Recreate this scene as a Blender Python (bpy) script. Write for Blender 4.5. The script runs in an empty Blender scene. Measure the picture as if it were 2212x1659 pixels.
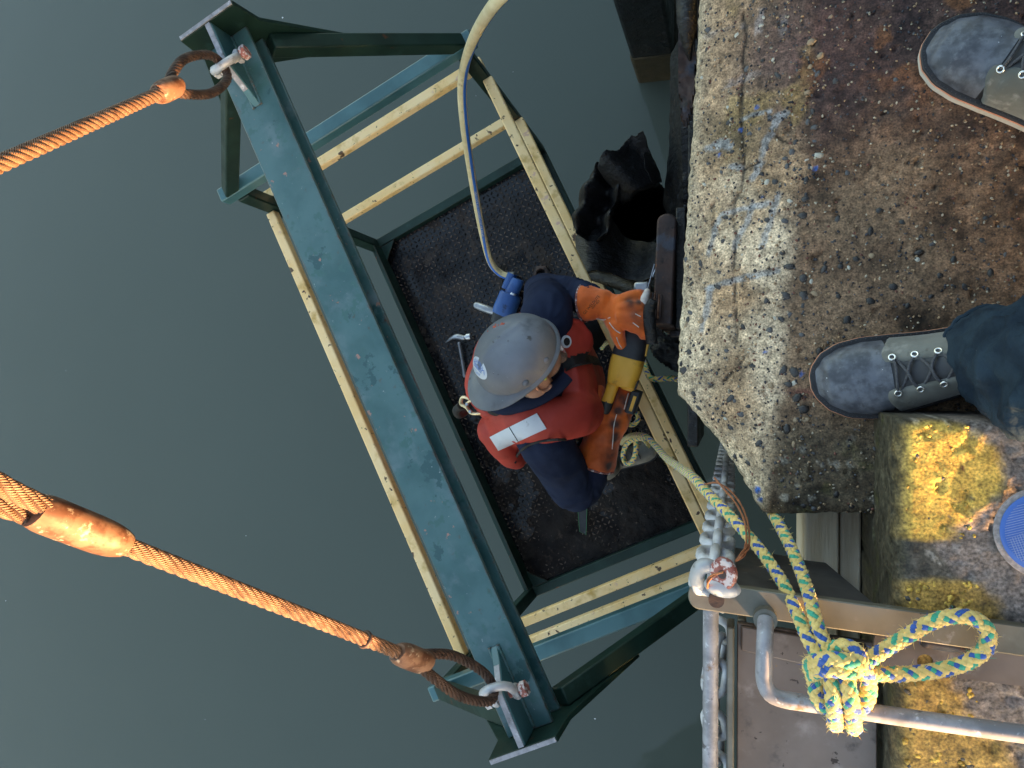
import bpy, math, random
import numpy as np
from mathutils import Vector, Matrix

random.seed(7); RNG = np.random.default_rng(7)
scene = bpy.context.scene
C = scene.collection
PI = math.pi

# ------------------------------------------------------------------ camera
CAM_H = 1.35
CAM_TILT = (-0.0107, 0.2917, 0.0)
cam_d = bpy.data.cameras.new('camera'); cam = bpy.data.objects.new('camera', cam_d); C.objects.link(cam)
cam.location = (0, 0, CAM_H); cam.rotation_euler = CAM_TILT
cam_d.sensor_width = 36; cam_d.lens = 26.0; cam_d.clip_start = 0.02; cam_d.clip_end = 2000
scene.camera = cam

# ------------------------------------------------------------------ sky, sun, exposure
SUN_EL = math.radians(7.0)
SUN_AZ = np.array([0.66, -0.75]); SUN_AZ = SUN_AZ / np.linalg.norm(SUN_AZ)     # towards the sun, seen from above
SUN_V = Vector((SUN_AZ[0]*math.cos(SUN_EL), SUN_AZ[1]*math.cos(SUN_EL), math.sin(SUN_EL)))
world = bpy.data.worlds.new('World'); scene.world = world; world.use_nodes = True
nt = world.node_tree; bg = nt.nodes['Background']
sky = nt.nodes.new('ShaderNodeTexSky'); sky.sky_type = 'NISHITA'; sky.sun_disc = False
sky.sun_elevation = SUN_EL; sky.sun_rotation = math.atan2(SUN_AZ[0], SUN_AZ[1])
sky.air_density = 1.0; sky.dust_density = 2.0; sky.ozone_density = 1.0
nt.links.new(sky.outputs[0], bg.inputs[0]); bg.inputs[1].default_value = 0.15
sun_d = bpy.data.lights.new('sun', 'SUN'); sun = bpy.data.objects.new('sun', sun_d); C.objects.link(sun)
sun_d.energy = 3.6; sun_d.angle = math.radians(0.5); sun_d.color = (1.0, 0.60, 0.30)
sun.rotation_euler = (-SUN_V).to_track_quat('-Z', 'Y').to_euler(); sun.location = (3, -4, 3)
scene.view_settings.view_transform = 'Standard'; scene.view_settings.look = 'None'
scene.view_settings.exposure = 2.65; scene.view_settings.gamma = 1.0
scene.view_settings.use_curve_mapping = False
scene.view_settings.use_white_balance = True; scene.view_settings.white_balance_temperature = 7150
scene.cycles.use_denoising = True; scene.cycles.max_bounces = 6; scene.cycles.diffuse_bounces = 3; scene.cycles.glossy_bounces = 3

# ------------------------------------------------------------------ helpers
_R = (Matrix.Rotation(CAM_TILT[1], 3, 'Y') @ Matrix.Rotation(CAM_TILT[0], 3, 'X'))
_Rn = np.array(_R)
def at(px, py, z):                       # a point of the place, from its bearing out of the survey photo and its level
    d = _Rn @ np.array([(px-1106.0)/1597.0, -(py-829.5)/1597.0, -1.0])
    return np.array([0, 0, CAM_H]) + d*(z-CAM_H)/d[2]
def bearing(P):                          # the reverse of at(), for many points
    q = (np.asarray(P) - [0, 0, CAM_H]) @ _Rn
    return np.stack([1106+1597*q[..., 0]/-q[..., 2], 829.5-1597*q[..., 1]/-q[..., 2]], -1)
def A(*a): return np.array(a, float)
def unit(v): v = np.asarray(v, float); return v/np.linalg.norm(v)

def _hash(ix, iy, iz, seed):
    h = (ix.astype(np.int64)*374761393 + iy.astype(np.int64)*668265263 + iz.astype(np.int64)*2147483647 + seed*1274126177) & 0xffffffff
    h = ((h ^ (h >> 13))*1274126177) & 0xffffffff
    h = (h ^ (h >> 16)) & 0xffffffff
    return h/2147483648.0 - 1.0
def vn(P, s, seed=0):
    Q = np.asarray(P, float)*s; I = np.floor(Q); f = Q-I; f = f*f*(3-2*f); I = I.astype(np.int64)
    x, y, z = I[..., 0], I[..., 1], I[..., 2]; fx, fy, fz = f[..., 0], f[..., 1], f[..., 2]
    def g(a, b, c): return _hash(x+a, y+b, z+c, seed)
    c00 = g(0,0,0)*(1-fx)+g(1,0,0)*fx; c10 = g(0,1,0)*(1-fx)+g(1,1,0)*fx
    c01 = g(0,0,1)*(1-fx)+g(1,0,1)*fx; c11 = g(0,1,1)*(1-fx)+g(1,1,1)*fx
    return (c00*(1-fy)+c10*fy)*(1-fz) + (c01*(1-fy)+c11*fy)*fz
def fbm(P, s, o=4, seed=0):
    r = 0; a = 1; t = 0
    for k in range(o): r = r + a*vn(P, s*2.03**k, seed+k*17); t += a; a *= .5
    return r/t
def sst(a, b, x): t = np.clip((x-a)/(b-a), 0, 1); return t*t*(3-2*t)

def catmull(pts, step):
    P = np.asarray(pts, float); P = np.vstack([2*P[0]-P[1], P, 2*P[-1]-P[-2]]); out = []
    for i in range(1, len(P)-2):
        n = max(2, int(np.linalg.norm(P[i+1]-P[i])/step*1.5)+2)
        t = np.linspace(0, 1, n, endpoint=False)[:, None]
        a, b, c, d = P[i-1], P[i], P[i+1], P[i+2]
        out.append(.5*((2*b)+(-a+c)*t+(2*a-5*b+4*c-d)*t*t+(-a+3*b-3*c+d)*t**3))
    out.append(P[-2:-1]); Q = np.vstack(out)
    s = np.r_[0, np.cumsum(np.linalg.norm(np.diff(Q, axis=0), axis=1))]
    n = max(2, int(s[-1]/step)+1); u = np.linspace(0, s[-1], n)
    return np.stack([np.interp(u, s, Q[:, k]) for k in range(Q.shape[1])], 1)
def frames(P, up=None):
    T = np.gradient(P, axis=0); T /= np.linalg.norm(T, axis=1)[:, None]+1e-12
    n = np.array(up, float) if up is not None else (A(0,0,1) if abs(T[0][2]) < .9 else A(1,0,0))
    N = np.zeros_like(P)
    for i in range(len(P)):
        n = n - T[i]*(n@T[i]); n = n/(np.linalg.norm(n)+1e-12); N[i] = n
    return T, N, np.cross(T, N)

class MB:
    def __init__(s): s.V = []; s.F = []; s.M = []; s.n = 0; s.col = []; s.uv = None
    def add(s, V, F, m=0, col=None):
        V = np.asarray(V, float).reshape(-1, 3)
        s.V.append(V); s.F += [tuple(int(i)+s.n for i in f) for f in F]; s.M += [m]*len(F); s.n += len(V)
        s.col.append(np.tile(np.array(col if col is not None else (1,1,1), float), (len(V), 1)) if np.ndim(col) < 2 else np.asarray(col, float))
        return s
    def box(s, c, size, R=None, m=0):
        h = np.array(size)/2; V = np.array([[x, y, z] for x in (-1,1) for y in (-1,1) for z in (-1,1)])*h
        if R is not None: V = V @ np.asarray(R).T
        return s.add(V+np.array(c), [(0,1,3,2),(4,6,7,5),(0,4,5,1),(2,3,7,6),(0,2,6,4),(1,5,7,3)], m)
    def bar(s, p, q, w, h, up=(0,0,1), m=0):          # a beam of w x h from p to q
        p, q = np.array(p, float), np.array(q, float); t = unit(q-p); up = np.array(up, float)
        n = up-t*(up@t); n = unit(n); b = np.cross(t, n)
        return s.box((p+q)/2, (np.linalg.norm(q-p), w, h), np.stack([t, b, n], 1), m)
    def tube(s, P, r, n=12, cap=True, closed=False, m=0, el=1.0, up=None, col=None):
        P = np.asarray(P, float); k = len(P); T, N, B = frames(P, up)
        if closed:
            T = np.roll(P, -1, 0)-np.roll(P, 1, 0); T /= np.linalg.norm(T, axis=1)[:, None]
            # fixed plane loop
            c = P.mean(0); pl = unit(np.cross(P[0]-c, P[k//4]-c)); N = np.cross(pl, T); B = np.tile(pl, (k, 1))
        r = np.broadcast_to(np.asarray(r, float), (k,))
        a = np.arange(n)*2*PI/n
        V = P[:, None]+r[:, None, None]*(np.cos(a)[None, :, None]*N[:, None]+el*np.sin(a)[None, :, None]*B[:, None])
        F = []
        for i in range(k if closed else k-1):
            j = (i+1) % k
            for q in range(n): F.append((i*n+q, i*n+(q+1) % n, j*n+(q+1) % n, j*n+q))
        if cap and not closed: F += [tuple(range(n-1, -1, -1)), tuple((k-1)*n+q for q in range(n))]
        return s.add(V, F, m, col)
    def loft(s, rings, cap=True, m=0, closed=True):
        rings = np.asarray(rings, float); k, n = rings.shape[:2]; F = []
        for i in range(k-1):
            for q in range(n if closed else n-1): F.append((i*n+q, i*n+(q+1) % n, (i+1)*n+(q+1) % n, (i+1)*n+q))
        if cap: F += [tuple(range(n-1, -1, -1)), tuple((k-1)*n+q for q in range(n))]
        return s.add(rings, F, m)
    def ell(s, c, r, R=None, n=14, k=9, m=0, col=None):
        r = np.broadcast_to(np.asarray(r, float), (3,)); V = [[0,0,1]]
        for i in range(1, k):
            p = PI*i/k
            for q in range(n): V.append([math.sin(p)*math.cos(2*PI*q/n), math.sin(p)*math.sin(2*PI*q/n), math.cos(p)])
        V.append([0,0,-1]); V = np.array(V)*r
        if R is not None: V = V @ np.asarray(R).T
        F = [(0, 1+q, 1+(q+1) % n) for q in range(n)]
        for i in range(k-2):
            for q in range(n): F.append((1+i*n+q, 1+(i+1)*n+q, 1+(i+1)*n+(q+1) % n, 1+i*n+(q+1) % n))
        e = 1+(k-1)*n; F += [(e, 1+(k-2)*n+(q+1) % n, 1+(k-2)*n+q) for q in range(n)]
        return s.add(V+np.array(c), F, m, col)
    def limb(s, pts, rad, n=16, step=.01, el=1.0, up=None):        # closed tapered limb with round ends
        Q = catmull(np.c_[np.array(pts, float), np.array(rad, float)], step)
        s.tube(Q[:, :3], Q[:, 3], n, el=el, up=up)
        for i in (0, -1): s.ell(Q[i, :3], Q[i, 3]*(1 if el == 1 else min(1, el)), n=12, k=8)
        return s
    def prism(s, poly, O, X, Y, th, m=0):                          # polygon in the plane O,X,Y, th thick along X x Y
        O, X, Y = np.array(O, float), np.array(X, float), np.array(Y, float); Z = unit(np.cross(X, Y)); k = len(poly)
        ar = sum(poly[i][0]*poly[(i+1) % k][1]-poly[(i+1) % k][0]*poly[i][1] for i in range(k))
        if ar < 0: poly = list(poly)[::-1]
        B = np.array([O+X*a+Y*b for a, b in poly]); V = np.vstack([B-Z*th/2, B+Z*th/2])
        return s.add(V, [tuple(range(k-1, -1, -1)), tuple(range(k, 2*k))]+[(i, (i+1) % k, k+(i+1) % k, k+i) for i in range(k)], m)
    def torus(s, c, R, r, nrm, n=24, k=10, el=(1,1), m=0, u=None):
        nrm = unit(nrm); u = unit(np.cross(nrm, A(.3,.5,.8))) if u is None else unit(u); v = np.cross(nrm, u)
        a = np.arange(n)*2*PI/n
        return s.tube(np.array(c)+R*(el[0]*np.cos(a)[:, None]*u+el[1]*np.sin(a)[:, None]*v), r, k, closed=True, m=m)
    def arr(s): return np.vstack(s.V)

FR = {}                                   # world frame of every object built
def frame_of(o): return FR.get(o.name, Matrix.Identity(4))
def props(o, label=None, cat=None, group=None, kind=None):
    if label: o['label'] = label
    if cat: o['category'] = cat
    if group: o['group'] = group
    if kind: o['kind'] = kind
    return o
def empty(name, loc, label, cat, group=None, rot=None):
    o = bpy.data.objects.new(name, None); C.objects.link(o); o.empty_display_size = .05
    m = Matrix.Translation(Vector(loc))
    if rot is not None: m = m @ rot.to_4x4()
    o.matrix_world = m; FR[o.name] = m
    return props(o, label, cat, group)
def to_mesh(mb, name, mats, inv=None, ang=35):
    V = mb.arr()
    if inv is not None: M = np.array(inv); V = V @ M[:3, :3].T + M[:3, 3]
    me = bpy.data.meshes.new(name); me.from_pydata(V.tolist(), [], mb.F)
    for m in (mats if isinstance(mats, (list, tuple)) else [mats]): me.materials.append(m)
    me.polygons.foreach_set('material_index', mb.M)
    cols = np.vstack(mb.col)
    if np.any(cols != 1):
        ca = me.color_attributes.new('col', 'FLOAT_COLOR', 'POINT')
        ca.data.foreach_set('color', np.c_[cols, np.ones(len(cols))].astype(np.float32).ravel())
    me.polygons.foreach_set('use_smooth', [True]*len(me.polygons))
    if ang < 170: me.set_sharp_from_angle(angle=math.radians(ang))
    return me
def build(mb, name, mats, parent=None, base=None, ang=35, bevel=0, local=False, seg=2):
    if parent is not None: fr = frame_of(parent)
    else: fr = Matrix.Translation(Vector(base if base is not None else (0,0,0)))
    me = to_mesh(mb, name, mats, None if local else fr.inverted(), ang)
    o = bpy.data.objects.new(name, me); C.objects.link(o)
    if parent is not None: o.parent = parent
    else: o.matrix_world = fr
    FR[o.name] = fr
    if bevel:
        b = o.modifiers.new('bevel', 'BEVEL'); b.width = bevel; b.segments = seg; b.limit_method = 'ANGLE'; b.angle_limit = math.radians(40)
    return o
def remesh(mb, voxel, smooth=4, fac=.5):
    me = bpy.data.meshes.new('tmp'); me.from_pydata(mb.arr().tolist(), [], mb.F)
    o = bpy.data.objects.new('tmp', me); C.objects.link(o)
    r = o.modifiers.new('r', 'REMESH'); r.mode = 'VOXEL'; r.voxel_size = voxel
    if smooth: s = o.modifiers.new('s', 'SMOOTH'); s.iterations = smooth; s.factor = fac
    dg = bpy.context.evaluated_depsgraph_get(); dg.update()
    m2 = bpy.data.meshes.new_from_object(o.evaluated_get(dg))
    co = np.empty(len(m2.vertices)*3); m2.vertices.foreach_get('co', co); co = co.reshape(-1, 3)
    nr = np.empty(len(m2.vertices)*3); m2.vertices.foreach_get('normal', nr); nr = nr.reshape(-1, 3)
    F = [tuple(p.vertices) for p in m2.polygons]
    bpy.data.objects.remove(o); bpy.data.meshes.remove(me); bpy.data.meshes.remove(m2)
    return co, nr, F
def copy_tree(o, parent=None, matrix=None):
    c = o.copy(); C.objects.link(c); c.parent = parent
    if matrix is not None: c.matrix_world = matrix
    for ch in o.children: copy_tree(ch, c)
    return c

# ------------------------------------------------------------------ materials
def pm(name, c1, c2=None, scale=8., detail=6., layers=(), rough=(.5,.7), rscale=20., metal=0., bump=(), spec=.5, attr=None, edge=None,
       coat=0., sheen=0., stretch=(1,1,1), lo=.35, hi=.65, extra_bump=None):
    m = bpy.data.materials.new(name); m.use_nodes = True; t = m.node_tree; N = t.nodes; L = t.links
    b = N['Principled BSDF']; tc = N.new('ShaderNodeTexCoord'); mp = N.new('ShaderNodeMapping'); mp.inputs['Scale'].default_value = stretch
    L.new(tc.outputs['Object'], mp.inputs['Vector'])
    def noise(sc, dt=6., off=0., rg=.55):
        n = N.new('ShaderNodeTexNoise'); n.inputs['Scale'].default_value = sc; n.inputs['Detail'].default_value = dt; n.inputs['Roughness'].default_value = rg
        if off:
            ad = N.new('ShaderNodeVectorMath'); ad.operation = 'ADD'; ad.inputs[1].default_value = (off, off*.7, -off*1.3); L.new(mp.outputs[0], ad.inputs[0]); L.new(ad.outputs[0], n.inputs['Vector'])
        else: L.new(mp.outputs[0], n.inputs['Vector'])
        return n.outputs['Fac']
    def ramp(src, lo, hi):
        r = N.new('ShaderNodeMapRange'); r.interpolation_type = 'SMOOTHSTEP'; r.inputs[1].default_value = lo; r.inputs[2].default_value = hi; L.new(src, r.inputs[0]); return r.outputs[0]
    def mix(f, a, bb, mode='MIX'):
        x = N.new('ShaderNodeMix'); x.data_type = 'RGBA'; x.blend_type = mode
        (L.new(f, x.inputs[0]) if hasattr(f, 'links') else setattr(x.inputs[0], 'default_value', f))
        for s, v in ((x.inputs[6], a), (x.inputs[7], bb)):
            if hasattr(v, 'links'): L.new(v, s)
            else: s.default_value = (*v, 1)
        return x.outputs[2]
    if attr:
        at_ = N.new('ShaderNodeAttribute'); at_.attribute_name = attr; col = at_.outputs['Color']
        if c1 is not None: col = mix(1., col, mix(ramp(noise(scale, detail), lo, hi), c1, c2 or c1), 'MULTIPLY')
    else: col = mix(ramp(noise(scale, detail), lo, hi), c1, c2 or c1)
    rr = N.new('ShaderNodeMapRange'); rr.inputs[1].default_value = .3; rr.inputs[2].default_value = .7; rr.inputs[3].default_value, rr.inputs[4].default_value = rough
    L.new(noise(rscale, 5, 3.1), rr.inputs[0]); ro = rr.outputs[0]
    for k, ly in enumerate(layers):
        c, sc, l, h = ly[:4]; mk = ramp(noise(sc, 7., 5.3*(k+1), .62), l, h); col = mix(mk, col, c)
        if len(ly) > 4:
            x = N.new('ShaderNodeMix'); L.new(mk, x.inputs[0]); L.new(ro, x.inputs[2]); x.inputs[3].default_value = ly[4]; ro = x.outputs[0]
    if edge:                                   # chipped paint along edges
        ec, er, el, eh, esc = edge
        bv = N.new('ShaderNodeBevel'); bv.samples = 4; bv.inputs[0].default_value = er; ge = N.new('ShaderNodeNewGeometry')
        dt = N.new('ShaderNodeVectorMath'); dt.operation = 'DOT_PRODUCT'; L.new(bv.outputs[0], dt.inputs[0]); L.new(ge.outputs['Normal'], dt.inputs[1])
        inv = N.new('ShaderNodeMath'); inv.operation = 'SUBTRACT'; inv.inputs[0].default_value = 1; L.new(dt.outputs['Value'], inv.inputs[1])
        ad = N.new('ShaderNodeMath'); ad.operation = 'MULTIPLY_ADD'; L.new(noise(esc, 6, 9.), ad.inputs[0]); ad.inputs[1].default_value = .5; L.new(inv.outputs[0], ad.inputs[2])
        col = mix(ramp(ad.outputs[0], el, eh), col, ec)
    L.new(col, b.inputs['Base Color']); L.new(ro, b.inputs['Roughness'])
    b.inputs['Metallic'].default_value = metal; b.inputs['Specular IOR Level'].default_value = spec
    b.inputs['Coat Weight'].default_value = coat; b.inputs['Coat Roughness'].default_value = .25; b.inputs['Sheen Weight'].default_value = sheen
    prev = None
    for k, (sc, st, di) in enumerate(bump):
        bn = N.new('ShaderNodeBump'); bn.inputs['Strength'].default_value = st; bn.inputs['Distance'].default_value = di
        L.new(noise(sc, 6, 11.*(k+1), .6), bn.inputs['Height'])
        if prev: L.new(prev, bn.inputs['Normal'])
        prev = bn.outputs[0]
    if extra_bump: prev = extra_bump(N, L, tc, prev)
    if prev: L.new(prev, b.inputs['Normal'])
    return m
def wire_bump(N, L, tc, prev):                 # the fine wires of a strand, along its own uv
    u = N.new('ShaderNodeUVMap'); w = N.new('ShaderNodeTexWave'); w.inputs['Scale'].default_value = 1.; w.inputs['Distortion'].default_value = .2
    L.new(u.outputs[0], w.inputs['Vector']); bn = N.new('ShaderNodeBump'); bn.inputs['Strength'].default_value = 1.; bn.inputs['Distance'].default_value = .0016
    L.new(w.outputs['Fac'], bn.inputs['Height'])
    if prev: L.new(prev, bn.inputs['Normal'])
    return bn.outputs[0]

RUST = (.085, .032, .016)
MT = dict(
  teal=pm('teal_paint', (.026,.090,.098), (.055,.135,.148), 6, 7, [((.10,.165,.19), 11, .48, .76), ((.035,.11,.11), 26, .56, .64), ((.02,.075,.085), 9, .60, .625), ((.30,.17,.14), 24, .655, .68), ((.20,.25,.27), 60, .67, .71)], (.28,.5), 9, bump=[(60,.12,.002)], coat=.25, edge=(RUST, .008, .31, .41, 34)),
  green=pm('green_paint', (.005,.020,.015), (.009,.032,.025), 7, 5, [((.016,.045,.038), 16, .58, .72), (RUST, 18, .67, .70)], (.4,.6), 12, bump=[(70,.1,.002)], coat=.05, spec=.3, edge=(RUST, .005, .40, .5, 30)),
  railblue=pm('blue_green_paint', (.03,.10,.115), (.055,.15,.17), 6, 5, [(RUST, 20, .70, .74)], (.3,.5), 10, bump=[(70,.1,.002)], coat=.2, edge=(RUST, .004, .40, .5, 30)),
  yellow=pm('yellow_rail_paint', (.88,.57,.24), (.92,.66,.35), 6, 5, [((.55,.32,.08), 13, .52, .74), ((.70,.42,.30), 17, .62, .68), ((.07,.03,.02), 38, .63, .66), ((.10,.055,.03), 11, .645, .67)], (.45,.65), 15, bump=[(80,.2,.002)], edge=((.10,.05,.03), .006, .33, .42, 45)),
  galv=pm('galvanised', (.42,.42,.44), (.58,.58,.62), 14, 6, [((.25,.24,.23), 30, .58, .7), ((.22,.10,.07), 18, .70, .78)], (.45,.7), 20, metal=.35, bump=[(120,.25,.001)]),
  chain=pm('chain_zinc', (.33,.33,.35), (.62,.62,.66), 26, 6, [((.20,.19,.17), 22, .55, .7), ((.16,.08,.05), 15, .68, .78)], (.5,.75), 30, metal=.25, bump=[(160,.35,.001)]),
  redpin=pm('red_pin', (.20,.05,.04), (.34,.12,.10), 70, 5, [((.58,.50,.50), 80, .50, .56)], (.5,.7), bump=[(150,.3,.001)]),
  wirerope=pm('wire_rope_rusty', (.20,.10,.06), (.30,.165,.105), 40, 5, [((.10,.045,.03), 70, .58, .7)], (.5,.75), 40, metal=.15, extra_bump=wire_bump, bump=[(250,.3,.0006)]),
  wiredark=pm('wire_rope_shaded', (.075,.04,.03), (.13,.07,.05), 40, 5, [((.03,.015,.012), 60, .58, .7)], (.45,.7), 40, metal=.15, extra_bump=wire_bump, bump=[(250,.3,.0006)]),  # darker copy of the rusty rope, shade painted in for the sling eyes
  ferrule=pm('ferrule', (.17,.08,.048), (.25,.135,.085), 22, 7, [((.11,.042,.022), 34, .46, .60), ((.40,.30,.22), 60, .58, .66)], (.5,.75), 25, metal=.25, bump=[(140,.3,.0008)]),
  rust=pm('rusted_steel', (.038,.026,.026), (.075,.042,.034), 18, 7, [((.060,.064,.085), 9, .52, .62), ((.15,.06,.03), 30, .62, .70), ((.015,.012,.012), 24, .58, .68)], (.55,.85), 20, metal=.2, bump=[(50,.5,.004), (160,.4,.001)]),
  rubber=pm('black_rubber', (.004,.004,.005), (.010,.010,.012), 12, 6, [((.040,.043,.053), 38, .58, .70)], (.30,.6), 14, bump=[(26,.8,.010), (90,.7,.004)], spec=.5, stretch=(1,1.8,1)),
  algae=pm('tidal_growth', (.020,.017,.009), (.040,.031,.017), 22, 6, (), (.6,.85), bump=[(70,.6,.004)]),
  stain=pm('stainless', (.15,.14,.115), (.21,.20,.17), 9, 6, [((.10,.085,.065), 7, .50, .72), ((.30,.29,.29), 26, .62, .72), ((.05,.035,.03), 55, .70, .73)], (.35,.55), 12, metal=.5, bump=[(60,.08,.001)]),
  darksteel=pm('dark_steel', (.045,.043,.045), (.075,.07,.072), 10, 6, [((.11,.085,.07), 9, .58, .72), ((.16,.165,.18), 24, .64, .74), ((.02,.018,.018), 40, .66, .70)], (.4,.6), 14, metal=.3, bump=[(60,.12,.001)]),
  brownplate=pm('brown_plate', (.155,.118,.100), (.22,.172,.15), 6, 7, [((.31,.26,.24), 9, .56, .70), ((.10,.08,.07), 14, .58, .70), ((.05,.035,.03), 46, .66, .69), ((.30,.17,.08), 22, .70, .73)], (.35,.6), 12, metal=.35, bump=[(80,.12,.001)]),
  tubezinc=pm('worn_zinc_tube', (.20,.195,.215), (.34,.33,.365), 34, 7, [((.52,.52,.57), 80, .58, .68), ((.10,.09,.10), 26, .58, .68), ((.22,.13,.08), 18, .66, .74)], (.4,.65), 25, metal=.12, bump=[(140,.2,.001)], stretch=(1,1,1)),
  wood=pm('weathered_wood', (.56,.45,.31), (.70,.60,.46), 18, 7, [((.10,.075,.05), 26, .60, .72)], (.7,.9), bump=[(60,.5,.003)], stretch=(3,.3,.3)),
  mud=pm('mud_deck', (.008,.006,.0065), (.022,.016,.014), 8, 7, [((.062,.042,.032), 20, .57, .70, .9), ((.12,.088,.07), 50, .64, .70, .95)], (.6,.9), 9, bump=[(35,1.,.010), (140,.7,.003)], spec=.2),
  wet=pm('wet_plate', (.007,.007,.010), (.014,.012,.014), 8, 6, [((.035,.021,.015), 14, .52, .64, .7), ((.06,.04,.03), 40, .64, .70, .8)], (.08,.35), 7, bump=[(25,.25,.003)], spec=.45),
  lug=pm('tread', (.065,.045,.037), (.19,.138,.112), 34, 6, [((.010,.008,.008), 10, .46, .60)], (.5,.8), 15, spec=.25),
  navy=pm('navy_cloth', (.013,.019,.044), (.021,.030,.064), 10, 5, (), (.75,.9), sheen=0., bump=[(700,.15,.0005),(60,.2,.003)], spec=.1),
  trouser=pm('dark_trouser', (.012,.015,.025), (.022,.026,.036), 9, 5, (), (.8,.95), sheen=0., bump=[(500,.2,.0006)], spec=.1),
  denim=pm('dark_blue_denim', (.012,.022,.036), (.024,.042,.062), 22, 7, [((.026,.046,.068), 40, .56, .86), ((.35,.38,.42), 190, .74, .76)], (.8,.95), sheen=0., bump=[(420,.5,.0010),(60,.6,.006)], spec=.15),
  red=pm('red_vest_fabric', (.40,.042,.030), (.52,.058,.042), 7, 6, [((.24,.028,.022), 9, .60, .76), ((.6,.30,.30), 40, .74, .78)], (.5,.7), 12, bump=[(420,.12,.0006), (22,.15,.004)], spec=.35),
  trim=pm('black_trim', (.012,.012,.014), (.02,.02,.022), 20, 4, (), (.6,.8)),
  reflect=pm('reflective_patch', (.60,.65,.74), (.68,.73,.82), 9, 5, [((.50,.54,.62), 60, .62, .7)], (.3,.45), 14, spec=.6),
  skin=pm('skin', (.42,.20,.13), (.50,.26,.18), 30, 5, [((.30,.12,.08), 40, .58, .74)], (.5,.65), bump=[(300,.25,.0008)]),
  hair=pm('stubble', (.17,.10,.075), (.30,.18,.13), 160, 5, (), (.7,.9), bump=[(500,.6,.001)]),
  hat=pm('hard_hat_grey', (.145,.160,.190), (.185,.20,.235), 9, 6, [((.09,.10,.12), 11, .54, .74), ((.07,.07,.07), 30, .64, .72), ((.3,.32,.35), 110, .68, .71)], (.38,.55), 15, spec=.45, bump=[(120,.06,.001)]),
  orange=pm('orange_leather', (1.1,1.05,1.), (.85,.75,.68), 14, 6, [((.16,.05,.02), 70, .70, .73)], (.6,.8), 20, attr='col', sheen=.3, bump=[(55,.3,.003), (260,.3,.0008)]),
  piping=pm('white_piping', (.60,.50,.45), (.75,.68,.62), 60, 3, (), (.5,.7)),
  boot=pm('boot_suede', (.095,.095,.084), (.17,.17,.155), 18, 7, [((.27,.26,.24), 24, .56, .72), ((.06,.058,.05), 30, .58, .70), ((.20,.10,.05), 12, .66, .70)], (.75,.95), 25, sheen=.3, bump=[(500,.4,.0006), (40,.2,.002)]),
  toe=pm('boot_toe_leather', (.040,.044,.058), (.11,.12,.15), 40, 8, [((.15,.16,.185), 60, .48, .80), ((.02,.02,.025), 36, .60, .76), ((.6,.62,.68), 120, .70, .73)], (.35,.6), 18, bump=[(200,.25,.0008),(40,.15,.002)], spec=.5),
  bootdark=pm('boot_dark_leather', (.014,.014,.017), (.03,.03,.034), 20, 5, (), (.35,.6), bump=[(160,.2,.0008)]),
  sole=pm('boot_sole', (.52,.46,.40), (.62,.56,.50), 30, 5, [((.25,.20,.17), 30, .58, .72)], (.6,.8), bump=[(200,.2,.0008)]),
  soleline=pm('boot_sole_line', (.55,.22,.13), (.60,.28,.18), 30, 4, (), (.6,.8)),
  lace=pm('lace', (.055,.055,.062), (.085,.085,.095), 300, 3, (), (.8,.95), bump=[(900,.6,.0006)]),
  eyelet=pm('eyelet', (.75,.74,.72), (.85,.84,.82), 50, 3, (), (.2,.35), metal=.9),
  workboot=pm('work_boot', (.17,.165,.15), (.26,.25,.23), 20, 5, [((.10,.09,.08), 20, .55, .7)], (.7,.9), bump=[(120,.3,.001)]),
  sawyellow=pm('saw_yellow', (.72,.36,.035), (.80,.43,.06), 9, 6, [((.35,.18,.05), 16, .58, .74), ((.05,.035,.02), 45, .69, .72)], (.4,.6), 15, bump=[(150,.12,.0008)]),
  sawblack=pm('saw_black', (.016,.017,.021), (.028,.029,.035), 20, 5, [((.10,.10,.11), 50, .68, .73)], (.45,.65), bump=[(180,.2,.0008)]),
  steel=pm('bare_steel', (.34,.35,.38), (.46,.47,.50), 22, 5, [((.16,.14,.13), 30, .58, .7)], (.3,.5), metal=.8, bump=[(120,.15,.0008)]),
  brightsteel=pm('bright_steel', (.60,.62,.66), (.75,.76,.80), 40, 4, (), (.25,.4), metal=.85),
  brass=pm('plated_hook', (.70,.58,.36), (.82,.72,.52), 25, 5, [((.35,.25,.15), 40, .64, .72)], (.3,.5), metal=.6),
  toolblue=pm('tool_blue', (.022,.085,.28), (.03,.11,.34), 14, 5, [((.012,.03,.09), 22, .58, .7)], (.4,.6), bump=[(150,.15,.0008)]),
  hose=pm('cream_hose', (.62,.50,.28), (.72,.60,.37), 20, 6, [((.40,.30,.16), 36, .58, .74)], (.45,.65), bump=[(260,.25,.0008)]),
  hoseblue=pm('hose_stripe', (.02,.13,.50), (.03,.17,.58), 30, 4, (), (.4,.6)),
  print=pm('pale_print', (.62,.66,.62), (.72,.75,.70), 60, 3, (), (.5,.6)),
  blackprint=pm('dark_print', (.05,.015,.008), (.08,.02,.01), 60, 3, (), (.6,.8)),
  blueprint=pm('blue_print', (.03,.16,.55), (.05,.20,.60), 60, 3, (), (.4,.5)),
  rope=pm('braided_rope', (1,1,1), (.86,.84,.78), 90, 4, (), (.65,.85), attr='col', sheen=.25, bump=[(900,.5,.0007)]),
  rustwire=pm('rusty_wire', (.26,.085,.035), (.38,.14,.06), 60, 4, (), (.7,.9), bump=[(300,.4,.0008)]),
  disc=pm('disc_blue', (.03,.12,.45), (.045,.15,.52), 12, 5, [((.35,.42,.60), 24, .62, .7)], (.45,.6)),
  discgrey=pm('disc_grit', (.20,.19,.20), (.30,.29,.31), 160, 4, (), (.8,.95), bump=[(400,.6,.001)]),
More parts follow.
